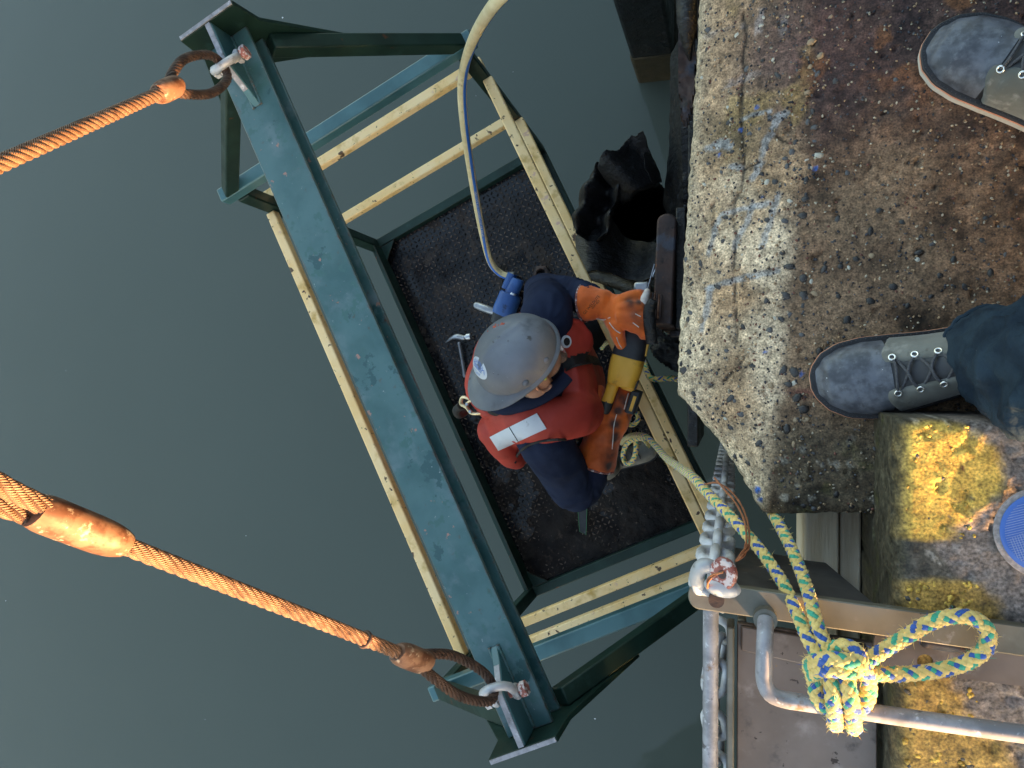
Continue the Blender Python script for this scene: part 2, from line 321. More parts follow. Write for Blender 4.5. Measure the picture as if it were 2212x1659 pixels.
  foam=pm('foam_fleck', (.62,.66,.70), (.7,.74,.78), 30, 3, (), (.6,.8)),
  darktimber=pm('tarred_timber', (.016,.014,.013), (.03,.027,.024), 10, 6, (), (.6,.85), bump=[(40,.5,.004)], stretch=(4,4,.5)),
  straped=pm('strap_edge', (.05,.22,.09), (.06,.26,.1), 20, 3, (), (.6,.8)),
  limegreen=pm('lime_tab', (.16,.75,.10), (.2,.8,.14), 20, 3, (), (.6,.8)),
  orangeplug=pm('ear_plug', (.85,.30,.03), None, 20, 3, (), (.6,.8)),
  limeplug=pm('lime_plug', (.60,.75,.08), None, 20, 3, (), (.6,.8)),
)

# ================================================================== SETTING
def attr_mat(name, rough=(.7,.9), speck=130., speck_amt=.7, bump=((220,.5,.0016),(60,.4,.003)), fine=320., light=(1.7,1.62,1.5), dark=(.30,.30,.36)):
    m = bpy.data.materials.new(name); m.use_nodes = True; t = m.node_tree; N = t.nodes; L = t.links; b = N['Principled BSDF']
    tc = N.new('ShaderNodeTexCoord'); at_ = N.new('ShaderNodeAttribute'); at_.attribute_name = 'col'
    wn = N.new('ShaderNodeTexNoise'); wn.inputs['Scale'].default_value = 60; L.new(tc.outputs['Object'], wn.inputs['Vector'])
    ma = N.new('ShaderNodeVectorMath'); ma.operation = 'MULTIPLY_ADD'; L.new(wn.outputs['Color'], ma.inputs[0]); ma.inputs[1].default_value = (.008,.008,.008); L.new(tc.outputs['Object'], ma.inputs[2])
    def vor(sc):
        v = N.new('ShaderNodeTexVoronoi'); v.inputs['Scale'].default_value = sc; L.new(ma.outputs[0], v.inputs['Vector'])
        s = N.new('ShaderNodeSeparateColor'); L.new(v.outputs['Color'], s.inputs[0]); return v, s
    def mr(src, a, c, lo=0, hi=1):
        r = N.new('ShaderNodeMapRange'); r.inputs[1].default_value = a; r.inputs[2].default_value = c; r.inputs[3].default_value = lo; r.inputs[4].default_value = hi; L.new(src, r.inputs[0]); return r.outputs[0]
    def mul(a, c):
        x = N.new('ShaderNodeMath'); x.operation = 'MULTIPLY'; L.new(a, x.inputs[0]); L.new(c, x.inputs[1]) if hasattr(c, 'links') else setattr(x.inputs[1], 'default_value', c); return x.outputs[0]
    def mix(f, a, c, mode='MIX'):
        x = N.new('ShaderNodeMix'); x.data_type = 'RGBA'; x.blend_type = mode; L.new(f, x.inputs[0])
        for s, v in ((x.inputs[6], a), (x.inputs[7], c)):
            if hasattr(v, 'links'): L.new(v, s)
            else: s.default_value = (*v, 1)
        return x.outputs[2]
    col = at_.outputs['Color']
    n1 = N.new('ShaderNodeTexNoise'); n1.inputs['Scale'].default_value = fine; n1.inputs['Detail'].default_value = 5; L.new(tc.outputs['Object'], n1.inputs['Vector'])
    g = N.new('ShaderNodeMix'); g.data_type = 'RGBA'; g.blend_type = 'MULTIPLY'; g.inputs[0].default_value = 1
    n9 = N.new('ShaderNodeTexNoise'); n9.inputs['Scale'].default_value = fine*.28; n9.inputs['Detail'].default_value = 4; L.new(tc.outputs['Object'], n9.inputs['Vector'])
    vv = mul(mr(n1.outputs['Fac'], .3, .7, .42, 1.6), mr(n9.outputs['Fac'], .3, .7, .55, 1.45)); cb = N.new('ShaderNodeCombineColor')
    for k in range(3): L.new(vv, cb.inputs[k])
    L.new(col, g.inputs[6]); L.new(cb.outputs[0], g.inputs[7]); col = g.outputs[2]
    for sc, amt in ((speck, speck_amt), (speck*2.3, speck_amt)):
        v, s = vor(sc); inside = mr(v.outputs['Distance'], .42, .30)
        dk = mul(inside, mr(s.outputs[0], .80, .82, 0, amt)); lt = mul(inside, mr(s.outputs[1], .82, .84, 0, amt))
        col = mix(dk, col, mix(dk, col, dark, 'MULTIPLY')); col = mix(lt, col, mix(lt, col, light, 'MULTIPLY'))
    L.new(col, b.inputs['Base Color']); L.new(mr(n1.outputs['Fac'], .3, .7, *rough), b.inputs['Roughness']); b.inputs['Specular IOR Level'].default_value = .35
    prev = None
    for sc, st, di in bump:
        n = N.new('ShaderNodeTexNoise'); n.inputs['Scale'].default_value = sc; n.inputs['Detail'].default_value = 6; L.new(tc.outputs['Object'], n.inputs['Vector'])
        bn = N.new('ShaderNodeBump'); bn.inputs['Strength'].default_value = st; bn.inputs['Distance'].default_value = di; L.new(n.outputs['Fac'], bn.inputs['Height'])
        if prev: L.new(prev, bn.inputs['Normal'])
        prev = bn.outputs[0]
    L.new(prev, b.inputs['Normal'])
    return m
MT['concrete'] = attr_mat('exposed_concrete')
MT['curbpaint'] = attr_mat('worn_curb', rough=(.5,.75), speck=120., speck_amt=.22, bump=((260,.6,.0012),(90,.5,.003)), fine=240.)

# ---- water
WZ = -3.0
def water_mat():
    m = bpy.data.materials.new('harbour_water'); m.use_nodes = True; t = m.node_tree; N = t.nodes; L = t.links; b = N['Principled BSDF']
    tc = N.new('ShaderNodeTexCoord'); n = N.new('ShaderNodeTexNoise'); n.inputs['Scale'].default_value = .5; n.inputs['Detail'].default_value = 3; L.new(tc.outputs['Object'], n.inputs['Vector'])
    mx = N.new('ShaderNodeMix'); mx.data_type = 'RGBA'; L.new(n.outputs['Fac'], mx.inputs[0]); mx.inputs[6].default_value = (.076,.092,.080,1); mx.inputs[7].default_value = (.088,.104,.091,1)
    L.new(mx.outputs[2], b.inputs['Base Color']); b.inputs['Roughness'].default_value = .04; b.inputs['IOR'].default_value = 1.333
    prev = None
    for sc, st, di in ((1.6, .10, .05), (7., .10, .008)):
        w = N.new('ShaderNodeTexNoise'); w.inputs['Scale'].default_value = sc; w.inputs['Detail'].default_value = 2; L.new(tc.outputs['Object'], w.inputs['Vector'])
        bn = N.new('ShaderNodeBump'); bn.inputs['Strength'].default_value = st; bn.inputs['Distance'].default_value = di; L.new(w.outputs['Fac'], bn.inputs['Height'])
        if prev: L.new(prev, bn.inputs['Normal'])
        prev = bn.outputs[0]
    L.new(prev, b.inputs['Normal']); return m
MT['water'] = water_mat()
mb = MB(); g = np.r_[-400, -120, -40, np.linspace(-12, 12, 25), 40, 120, 400]; n = len(g)
X, Y = np.meshgrid(g, g); mb.add(np.stack([X, Y, X*0+WZ], -1), [(i*n+j, i*n+j+1, (i+1)*n+j+1, (i+1)*n+j) for i in range(n-1) for j in range(n-1)])
props(build(mb, 'water', MT['water'], base=(0,0,0)), 'calm dull green harbour water below the basket and wharf', None, None, 'structure')
mb = MB(); mb.box((1.1, 0, -3.2), (.3, 40, 5.4))
props(build(mb, 'quay_wall', MT['darktimber'], base=(1.1, 0, -3)), 'dark tarred wall under the wharf deck', None, None, 'structure')

# ---- added wall out of view on the land side, cuts off the sky there
wh = empty('sky_blocker', (2.6, 4, 0), 'unseen dark wall added behind the photographer to block skylight', 'sky_blocker')
mb = MB(); yy = np.arange(-1.2, 10.01, .05); zz = np.where((np.arange(len(yy)) % 4) < 2, 0, .03); V = np.vstack([np.c_[2.6-zz, yy, yy*0], np.c_[2.6-zz, yy, yy*0+4.6]]); k = len(yy)
mb.add(V, [(i, k+i, k+i+1, i+1) for i in range(k-1)]); build(mb, 'blocker_sheeting', pm('blocker_dark', (.035,.038,.042), (.05,.052,.056), 3, 5, (), (.6,.8)), wh, ang=30)
mb = MB(); mb.box((4.6, 4.4, 4.66), (4.3, 11.6, .12)); build(mb, 'blocker_roof', pm('blocker_roof_sheet', (.10,.10,.10), (.13,.13,.13), 3, 5, (), (.6,.8)), wh)
mb = MB(); mb.box((4.6, -1.24, 2.3), (3.9, .06, 4.6)); build(mb, 'blocker_end_wall', bpy.data.materials['blocker_dark'], wh)
# ---- wharf deck
EY = np.array([-.26, -.226, -.116, -.028, .122, .692, 6.]); EX = np.array([.062, .047, -.028, -.101, -.094, -.061, .25])
YEND = -.232
def crop_poly(pts, x0, y0, sc): return [((x0+sc*a)/1.8228, (y0+sc*b)/1.8228) for a, b in pts]
CK = [crop_poly(p, 2700, 300, .6024) for p in (
    [(375,-420),(400,-260),(372,-120),(392,-20),(368,80),(365,280),(375,480),(385,610),(365,720),(320,830),(310,950),(335,1040),(325,1140),(318,1250),(322,1340),(325,1500),(335,1640),(330,1740)],
    [(385,610),(430,585),(480,560)], [(590,390),(640,425),(690,440)], [(255,1990),(300,1940),(350,1900),(380,1840)])]
PT = [(crop_poly(p, 2700, 300, .6024), w*.6024/1.8228) for p, w in (
    ([(660,235),(600,270),(560,370),(510,450),(495,560),(430,670)], 46), ([(370,280),(450,250),(550,225)], 26), ([(150,470),(230,440),(270,450)], 62), ([(310,590),(370,600)], 44),
    ([(150,1160),(195,980),(240,900),(420,860),(550,830)], 34), ([(440,840),(395,960),(320,1120)], 44), ([(605,770),(560,930),(500,1110)], 42),
    ([(140,1390),(330,1330),(600,1270)], 36), ([(165,1380),(135,1530),(100,1660)], 42))]
PT2 = [(crop_poly(p, 2400, 0, .7378), w*.7378/1.8228) for p, w in (([(520,200),(640,160),(740,130)], 36), ([(600,460),(740,410),(890,370)], 34), ([(800,60),(790,180)], 40), ([(930,70),(925,180)], 40))]
def seg_dist(P, poly):
    d = np.full(len(P), 1e9)
    for (a, b) in zip(poly[:-1], poly[1:]):
        a, b = np.array(a), np.array(b); v = b-a; t = np.clip(((P-a)@v)/(v@v), 0, 1); d = np.minimum(d, np.linalg.norm(P-(a+t[:, None]*v), axis=1))
    return d
def deck_z(X, Y):
    xe = np.interp(Y, EY, EX); xb = .093+.0907*(Y-.163); w = np.maximum(xb-xe, .05)
    d = np.clip((xb-X)/w, 0, 1); z = -.055*(d*d*(1.6-.6*d))
    ed = X-xe; z = z-.010*np.exp(-ed/.008)-.006*np.exp(-np.maximum(Y-YEND, 0)/.01)
    return z
def deck_noise(P):
    xb = .093+.0907*(P[:, 1]-.163); brk = np.exp(-((P[:, 0]-xb)/.025)**2)
    rough = .0022+.0022*brk+.003*sst(-.05, -.2, P[:, 1])
    return fbm(P, 34, 4, 3)*rough + fbm(P, 150, 2, 9)*.0008 - .006*sst(.62, .70, fbm(P, 55, 2, 21)) 
def deck_col(P):
    px = bearing(P); x, y = px[:, 0], px[:, 1]
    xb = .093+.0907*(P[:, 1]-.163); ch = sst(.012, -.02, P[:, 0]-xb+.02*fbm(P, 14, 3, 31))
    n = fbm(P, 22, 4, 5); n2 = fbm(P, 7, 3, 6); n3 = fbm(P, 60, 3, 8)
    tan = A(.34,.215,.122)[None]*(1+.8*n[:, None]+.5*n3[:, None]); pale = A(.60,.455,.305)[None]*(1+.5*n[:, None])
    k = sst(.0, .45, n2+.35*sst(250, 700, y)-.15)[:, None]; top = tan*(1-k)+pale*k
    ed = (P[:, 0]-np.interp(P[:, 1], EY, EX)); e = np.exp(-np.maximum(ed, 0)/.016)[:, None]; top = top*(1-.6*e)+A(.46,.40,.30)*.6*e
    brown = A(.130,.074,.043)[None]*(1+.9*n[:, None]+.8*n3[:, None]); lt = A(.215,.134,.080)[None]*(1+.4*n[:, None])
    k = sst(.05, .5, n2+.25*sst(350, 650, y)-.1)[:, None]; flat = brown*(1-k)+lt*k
    c = flat*(1-ch[:, None])+top*ch[:, None]  # paler lip colour also stands in for the skylight its slope catches
    w = 30*n+60*n2                                                     # iron stain by the far boot
    st = sst(420, 120, y+w)*sst(1560, 1760, x+w)*sst(2300, 2150, x*0+2100)
    c = c*(1-.8*st[:, None])+A(.050,.028,.029)*(1+.6*n3[:, None])*.8*st[:, None]
    st2 = np.clip(np.exp(-(((x-1690)/110)**2+((y-130)/130)**2))*(1.1+.9*n), 0, 1); c = c*(1-.75*st2[:, None])+A(.105,.058,.052)*(1+.4*n3[:, None])*.75*st2[:, None]
    orr = sst(.28, .42, fbm(P, 17, 3, 77))*sst(330, 60, y); c = c*(1-.6*orr[:, None])+A(.22,.085,.03)*.6*orr[:, None]
    yel = sst(.18, .45, fbm(P, 15, 4, 41))*ch*sst(560, 350, y); c = c*(1-.55*yel[:, None])+A(.32,.21,.075)*.55*yel[:, None]
    ol = np.exp(-(((x-1590)/70)**2+((y-300)/60)**2))*ch; c = c*(1-.6*ol[:, None])+A(.075,.062,.028)*.6*ol[:, None]
    ms = sst(860, 1000, y+w)*sst(1600, 1720, x+.5*w); c = c*(1-.75*ms[:, None])+(A(.050,.044,.028)*(1+.9*n3[:, None]+.5*n[:, None]))*.75*ms[:, None]
    ms = sst(.25, .5, fbm(P, 26, 4, 55))*sst(880, 1000, y); c = c*(1-.6*ms[:, None])+A(.085,.075,.03)*.6*ms[:, None]
    wl = sst(.36, .5, fbm(P, 48, 4, 59))*sst(900, 990, y); c = c*(1-.6*wl[:, None])+A(.30,.27,.22)*.6*wl[:, None]
    for poly, wd in PT:
        m = sst(wd*.62, wd*.38, seg_dist(px, poly)+wd*.35*fbm(P, 70, 3, 61))*sst(-.75, -.40, fbm(P, 38, 3, 65)); c = c*(1-.72*m[:, None])+A(.25,.26,.27)*(1+.12*n3[:, None])*.72*m[:, None]
    for poly, wd in PT2:
        m = sst(wd*.62, wd*.38, seg_dist(px, poly)+wd*.35*fbm(P, 70, 3, 61))*sst(-.35, .2, fbm(P, 38, 3, 65)); c = c*(1-.55*m[:, None])+A(.30,.26,.25)*.55*m[:, None]
    for poly in CK:
        m = np.exp(-((seg_dist(px, poly)+2.2*fbm(P, 45, 2, 161))/2.8)**2); c = c*(1-.75*m[:, None])+A(.02,.016,.011)*.75*m[:, None]
    rd = np.exp(-(((x-1735)/40)**2+((y-845)/14)**2))*sst(-.2, .3, n3); c = c*(1-.7*rd[:, None])+A(.11,.022,.022)*.7*rd[:, None]
    for bx, by, br in ((1730,808,5),(1652,760,4),(1636,1058,7),(1643,1079,5),(1634,232,4),(1600,280,4),(1553,334,4),(1762,365,4),(1645,425,3)):
        m = sst(br+1.5, br-1.5, np.hypot(x-bx, y-by)+1.5*n3); c = c*(1-m[:, None])+A(.03,.11,.36)*m[:, None]
    return np.clip(c, .004, .8)
ys = np.r_[np.arange(YEND, .76, .0038), .80, .88, 1.0, 1.2, 1.6, 2.4, 4., 6.]
qd = np.arange(0, 1.0001, 1/150.); rows = []
for yv in ys:
    xe = np.interp(yv, EY, EX); rows.append(np.r_[xe+(.47-xe)*qd, .55, .7, 1., 1.6, 3., 6.])
XX = np.array(rows); nc = XX.shape[1]; YY = np.repeat(ys[:, None], nc, 1)
P = np.stack([XX.ravel(), YY.ravel(), deck_z(XX, YY).ravel()], 1)
P[:, 1] += (-.012*sst(.25, .05, P[:, 0])+.006)*sst(-.17, -.232, P[:, 1]) + .004*fbm(P, 60, 3, 71)*np.exp(-(P[:, 1]-YEND)/.01)
P[:, 0] += .0045*fbm(P, 70, 4, 73)*np.exp(-(P[:, 0]-np.interp(P[:, 1], EY, EX))/.012)
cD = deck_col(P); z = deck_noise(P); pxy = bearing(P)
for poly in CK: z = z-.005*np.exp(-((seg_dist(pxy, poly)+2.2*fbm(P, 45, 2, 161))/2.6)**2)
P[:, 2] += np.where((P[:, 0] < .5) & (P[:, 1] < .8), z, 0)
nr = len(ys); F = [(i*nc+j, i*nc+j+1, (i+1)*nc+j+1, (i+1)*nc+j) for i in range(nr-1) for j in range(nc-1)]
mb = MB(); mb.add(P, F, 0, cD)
loop = [i*nc for i in range(nr-1, -1, -1)]+list(range(1, nc-6))            # the quay edge, then the end by the ladder bay
B0 = P[loop]; cB = cD[loop]; kk = len(loop); out = np.zeros_like(B0)
for i in range(kk):
    t = B0[min(i+1, kk-1)]-B0[max(i-1, 0)]; out[i] = unit((t[1], -t[0], 0)) if np.linalg.norm(t[:2]) > 0 else A(-1,0,0)
for i in range(kk):
    if (out[i]@A(-.7,-.7,0)) < 0: out[i] = -out[i]
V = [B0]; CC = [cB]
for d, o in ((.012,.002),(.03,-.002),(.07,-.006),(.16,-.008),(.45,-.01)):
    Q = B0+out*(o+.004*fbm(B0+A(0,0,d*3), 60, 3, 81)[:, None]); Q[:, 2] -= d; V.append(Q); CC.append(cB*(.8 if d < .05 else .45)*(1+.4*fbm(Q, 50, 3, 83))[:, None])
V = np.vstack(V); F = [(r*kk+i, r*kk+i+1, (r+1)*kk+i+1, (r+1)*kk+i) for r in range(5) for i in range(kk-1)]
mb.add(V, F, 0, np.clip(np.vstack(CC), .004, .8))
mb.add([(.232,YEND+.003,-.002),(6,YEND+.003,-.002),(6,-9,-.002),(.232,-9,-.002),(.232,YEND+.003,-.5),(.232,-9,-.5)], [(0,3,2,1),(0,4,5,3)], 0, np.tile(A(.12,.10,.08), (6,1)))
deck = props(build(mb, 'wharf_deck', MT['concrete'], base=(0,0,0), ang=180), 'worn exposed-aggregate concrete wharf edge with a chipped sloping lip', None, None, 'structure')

# ---- pebbles in the concrete: the ones that show largest are pieces of the deck
def pebble_mesh(seed, mat):
    b_ = MB(); b_.ell((0,0,0), (1,1,1), n=7, k=4); V = b_.V[0]; V *= (1+.30*vn(V, 1.5, seed))[:, None]; V[:, 0] *= 1.0+.35*((seed % 3)/2); V[:, 2] *= .55; b_.V[0] = V
    return to_mesh(b_, 'pebble', mat, ang=180)
PM = [pm('pebble_slate', (.036,.035,.037), (.06,.057,.058), 200, 4, (), (.45,.7)), pm('pebble_grey', (.075,.075,.080), (.10,.10,.105), 200, 4, (), (.5,.7)),
      pm('pebble_tan', (.26,.18,.11), (.34,.25,.16), 200, 4, (), (.5,.7)), pm('pebble_pale', (.40,.38,.32), (.5,.47,.4), 200, 4, (), (.5,.7)), pm('pebble_dark', (.018,.017,.018), (.034,.031,.031), 200, 4, (), (.4,.6))]
PMS = [[pebble_mesh(s+11*k, m) for s in range(3)] for k, m in enumerate(PM)]
MPP = 1.35/1597/1.06
def put_pebble(px, py, r, kind, lift=.1):
    p = at(px, py, 0); 
    for _ in range(2): p = at(px, py, float(deck_z(p[0], p[1])))
    if p[0] < np.interp(p[1], EY, EX)+r*.4 or p[1] < YEND+r*.4: return None
    o = bpy.data.objects.new('pebble', random.choice(PMS[kind])); C.objects.link(o); o.parent = deck
    o.location = (p[0], p[1], float(deck_z(p[0], p[1]))+r*lift); o.rotation_euler = (random.uniform(-.3,.3), random.uniform(-.3,.3), random.uniform(0, 6.3)); o.scale = (r, r*random.uniform(.7,1), r)
    return p
for px, py, r, k in ((1711,330,11,1),(1768,336,13,3),(1760,275,9,1),(1745,345,8,3),(1700,360,8,1),(1752,90,11,2),(1773,120,9,2),(1765,160,8,1),(1745,200,8,2),(1755,240,8,0),(1740,390,9,0),(1805,175,10,0),
                     (1740,430,9,0),(1735,465,10,0),(1800,520,9,0),(1735,600,12,0),(1780,580,10,0),(1705,575,11,0),(1700,640,12,0),(1735,640,15,0),(1690,690,9,0),(1720,690,8,4),(1655,650,9,0),(1735,660,8,0),
                     (1690,800,11,0),(1715,805,13,0),(1705,830,10,0),(1720,860,13,4),(1735,885,12,4),(1580,860,11,0),(1553,620,9,0),(1570,470,9,0),(1563,520,8,0),(1545,510,8,1),(1515,570,8,0),(1500,850,10,0),(1490,760,10,0),
                     (1487,690,9,0),(1480,800,11,0),(1580,925,8,0),(1510,880,8,0),(1602,895,8,1),(1640,955,9,0),(1590,985,9,0),(1700,925,12,4),(1560,980,10,1),(1582,995,9,1),(1620,1000,8,0),(1690,545,9,0),(1660,475,8,0),
                     (1815,575,9,4),(1850,560,8,4),(1880,500,10,4),(1900,455,9,4),(1950,480,9,4),(1790,755,10,4),(1770,760,9,4),(1830,690,11,4),(1870,740,9,4),(1985,545,9,4),(2030,595,10,4),(2060,560,9,4),(1930,620,10,4),
                     (1960,660,9,4),(2010,640,8,4),(2080,620,10,4),(2140,590,10,4),(1810,640,9,4),(1880,650,10,4)):
    put_pebble(px, py, r*MPP*.9, k, -.2)
cnt = 62; tries = 0; seen = []
while cnt < 205 and tries < 6000:
    tries += 1; px, py = random.uniform(1470, 2200), random.uniform(10, 1100)
    if px > 1760 and random.random() < (.80 if py > 430 else .97): continue
    if px < 1720 and py < 330 and random.random() < .5: continue
    if (px > 1745 and 700 < py < 915) or (px > 1985 and py < 300): continue
    if any((px-a)**2+(py-b)**2 < 260 for a, b in seen): continue
    r = random.uniform(4.2, 8.0); k = random.choices([0,1,2,3,4], [3,3,2.6,1.2,1] if px < 1760 else [3,1.6,1,.4,4])[0]
    if put_pebble(px, py, r*MPP, k, random.uniform(-.38,-.15)) is not None: cnt += 1; seen.append((px, py))
mb = MB(); e0 = MB().ell((0,0,0), 1, n=5, k=3); EV, EF = e0.V[0]*A(1,1,.55), e0.F
cols = [A(.04,.04,.05), A(.08,.08,.085), A(.30,.20,.12), A(.34,.29,.22), A(.022,.022,.028), A(.14,.06,.045)]
for _ in range(4600):
    px, py = random.uniform(1462, 2205), random.uniform(0, 1108)
    if px > 1760 and random.random() < .35: continue
    p = at(px, py, -.02 if px < 1720 else 0)
    if p[0] < np.interp(p[1], EY, EX)+.003 or p[1] < YEND+.003: continue
    r = random.uniform(.0011, .0030); z = float(deck_z(p[0], p[1])); a = random.uniform(0, 6.3); ca, sa = math.cos(a), math.sin(a)
    Rm = np.array([[ca,-sa,0],[sa,ca,0],[0,0,1]]); mb.add((EV*A(1.25,.85,1)*r) @ Rm.T + A(p[0], p[1], z+r*random.uniform(-.1,.4)), EF, 0, random.choices(cols, [3,3,4,3,2,1.2])[0])
props(build(mb, 'fine_aggregate', MT['concrete'], deck, ang=180), None, None, None, 'stuff')

# ---- painted curb
CZ = .165; CX0 = .226; CY0 = -.060
prof = [(CX0-.004, -.30), (CX0-.003, -.1), (CX0-.003, -.04)]+[(CX0-.002, z_) for z_ in np.arange(-.02, CZ-.024, .004)]
prof += [(CX0+.024-.024*math.cos(t), CZ-.024+.024*math.sin(t)) for t in np.linspace(0, PI/2, 9)][1:]
prof += [(x_, CZ) for x_ in np.arange(CX0+.028, .46, .004)]+[(.5,CZ),(.56,CZ),(.60,CZ-.01),(.62,CZ-.04),(.625,-.02)]
prof = np.array(prof); npf = len(prof)
yc = np.r_[np.arange(CY0, -.66, -.004), -.75, -.9, -1.2, -2, -4, -8.9]; V = []
for i, yv in enumerate(yc):
    q = prof.copy(); d = CY0-yv; fall = .022*(1-math.sqrt(max(0, 1-max(0, 1-d/.022)**2))) if d < .022 else 0
    V.append(np.c_[q[:, 0], np.full(npf, yv), np.minimum(q[:, 1], CZ-fall)])
V = np.vstack([np.c_[prof[:, 0], np.full(npf, CY0+.004), np.minimum(prof[:, 1], -.03)]]+V); P = V.copy()
nrm = np.zeros_like(P); nrm[:, 2] = sst(CX0, CX0+.02, P[:, 0]); nrm[:, 0] = -(1-nrm[:, 2])
am = np.where((P[:, 1] > -.7) & (P[:, 0] < .48), 1., 0.)
dn = fbm(P, 40, 4, 91)*.0022+fbm(P, 110, 3, 93)*.0012-.004*sst(.3, .5, fbm(P, 60, 3, 95))
px = bearing(P); x, y = px[:, 0], px[:, 1]; n = fbm(P, 26, 4, 97); n3 = fbm(P, 75, 3, 99); n2 = fbm(P, 9, 3, 101)
bare = A(.072,.062,.050)*(1+.7*n3[:, None]+.4*n[:, None]); bare = np.where((n3 > .38)[:, None], A(.26,.23,.20), bare)
grey = A(.19,.155,.14)*(1+.25*n[:, None]+.2*n3[:, None])
right = sst(-14, 14, x-(2085+70*np.sin(y*.019+1.2)+60*n2+34*n)); c = bare*(1-right[:, None])+grey*right[:, None]
ye = np.maximum(sst(905, 922, y+8*n)*sst(1172, 1160, y+10*n), sst(1248, 1264, y+14*n))
lim = sst(2118+60*np.sin(y*.02)+20, 2098+60*np.sin(y*.02)-20, x+55*n2+40*n3-20*(y > 1400))
ye = ye*lim*sst(1920, 1946, x+16*n3+10*n)*sst(-.72, -.60, n3+.5*n2)
old = sst(1200, 1300, y)
yc1 = A(.56,.345,.070)*(1+.22*n[:, None]+.16*n3[:, None]); yc2 = A(.36,.215,.055)*(1+.7*n[:, None]+.6*n3[:, None])
ycol = yc1*(1-old[:, None])+yc2*old[:, None]
c = c*(1-ye[:, None])+ycol*ye[:, None]
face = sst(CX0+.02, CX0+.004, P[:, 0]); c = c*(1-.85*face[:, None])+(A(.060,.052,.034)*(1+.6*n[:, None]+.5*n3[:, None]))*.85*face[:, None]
mo = sst(.15, .4, fbm(P, 30, 4, 103))*sst(1990, 1925, x); c = c*(1-.6*mo[:, None])+A(.055,.055,.018)*.6*mo[:, None]
for bx, by, br in ((2078,1012,6),(2052,965,5)):
    m = sst(br+1.5, br-1.5, np.hypot(x-bx, y-by)+2*n3); c = c*(1-m[:, None])+A(.13,.03,.02)*m[:, None]
dn = dn+.0016*ye
P = P+nrm*(dn*am)[:, None]
nrow = len(yc)+1
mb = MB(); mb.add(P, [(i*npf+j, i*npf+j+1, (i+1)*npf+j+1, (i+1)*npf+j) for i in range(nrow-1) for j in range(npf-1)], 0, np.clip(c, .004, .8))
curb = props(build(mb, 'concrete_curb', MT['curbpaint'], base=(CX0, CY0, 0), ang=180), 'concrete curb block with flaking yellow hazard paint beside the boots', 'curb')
mb = MB()
for _ in range(380):                                                          # blistered paint flakes and stones in the curb top
    pxx, pyy = random.uniform(1935, 2110), random.choice([random.uniform(915,1165), random.uniform(1258,1350), random.uniform(1440,1659)])
    p = at(pxx, pyy, CZ); r = random.uniform(.0012, .0042)*(1.3 if pyy > 1250 else 1)
    if p[1] > CY0-.008 or p[0] < CX0+.012: continue
    a = random.uniform(0, 6.3); ca, sa = math.cos(a), math.sin(a); Rm = np.array([[ca,-sa,0],[sa,ca,0],[0,0,1]])
    mb.add((EV*A(1.25,.85,.8)*r) @ Rm.T + A(p[0], p[1], CZ+r*.05), EF, 0, A(.56,.36,.075)*random.uniform(.55,1.1) if random.random() < .8 else A(.09,.08,.07))
props(build(mb, 'paint_blisters', MT['curbpaint'], curb, ang=180), None, None, None, 'stuff')

# ---- timber in the ladder bay
mb = MB(); a, b2 = at(1737, 1150, -.10), at(1812, 1150, -.10)
mb.box(((a[0]+b2[0])/2, -.45, -.19), (b2[0]-a[0], .62, .18)); mb.box(((b2[0]+.222)/2+.002, -.45, -.205), (.222-b2[0]-.004, .62, .18))
build(mb, 'timber_beam', MT['wood'], base=(a[0], -.45, -.28), bevel=.004); o = bpy.data.objects['timber_beam']; props(o, 'weathered pale timber under the concrete edge beside the curb', 'timber')

# ---- fender pile, steel edge strip and torn rubber under the lip
mb = MB(); e = []
pl, pr = at(1372, 160, -2.85), at(1462, 190, -2.85)
mb.box(((pl[0]+pr[0])/2, pl[1]+.16, -1.55), (pr[0]-pl[0], .30, 2.5))
fp = empty('fender_pile', (pl[0], pl[1], -2.85), 'black vertical fender pile with brown tide growth at the top of the picture', 'pile')
build(mb, 'shaft', MT['rubber'], fp, bevel=.02)
mb = MB(); mb.box(((pl[0]+pr[0])/2, pl[1]+.16, -2.92), (pr[0]-pl[0]+.012, .312, .52)); build(mb, 'tide_growth', MT['algae'], fp, bevel=.02)

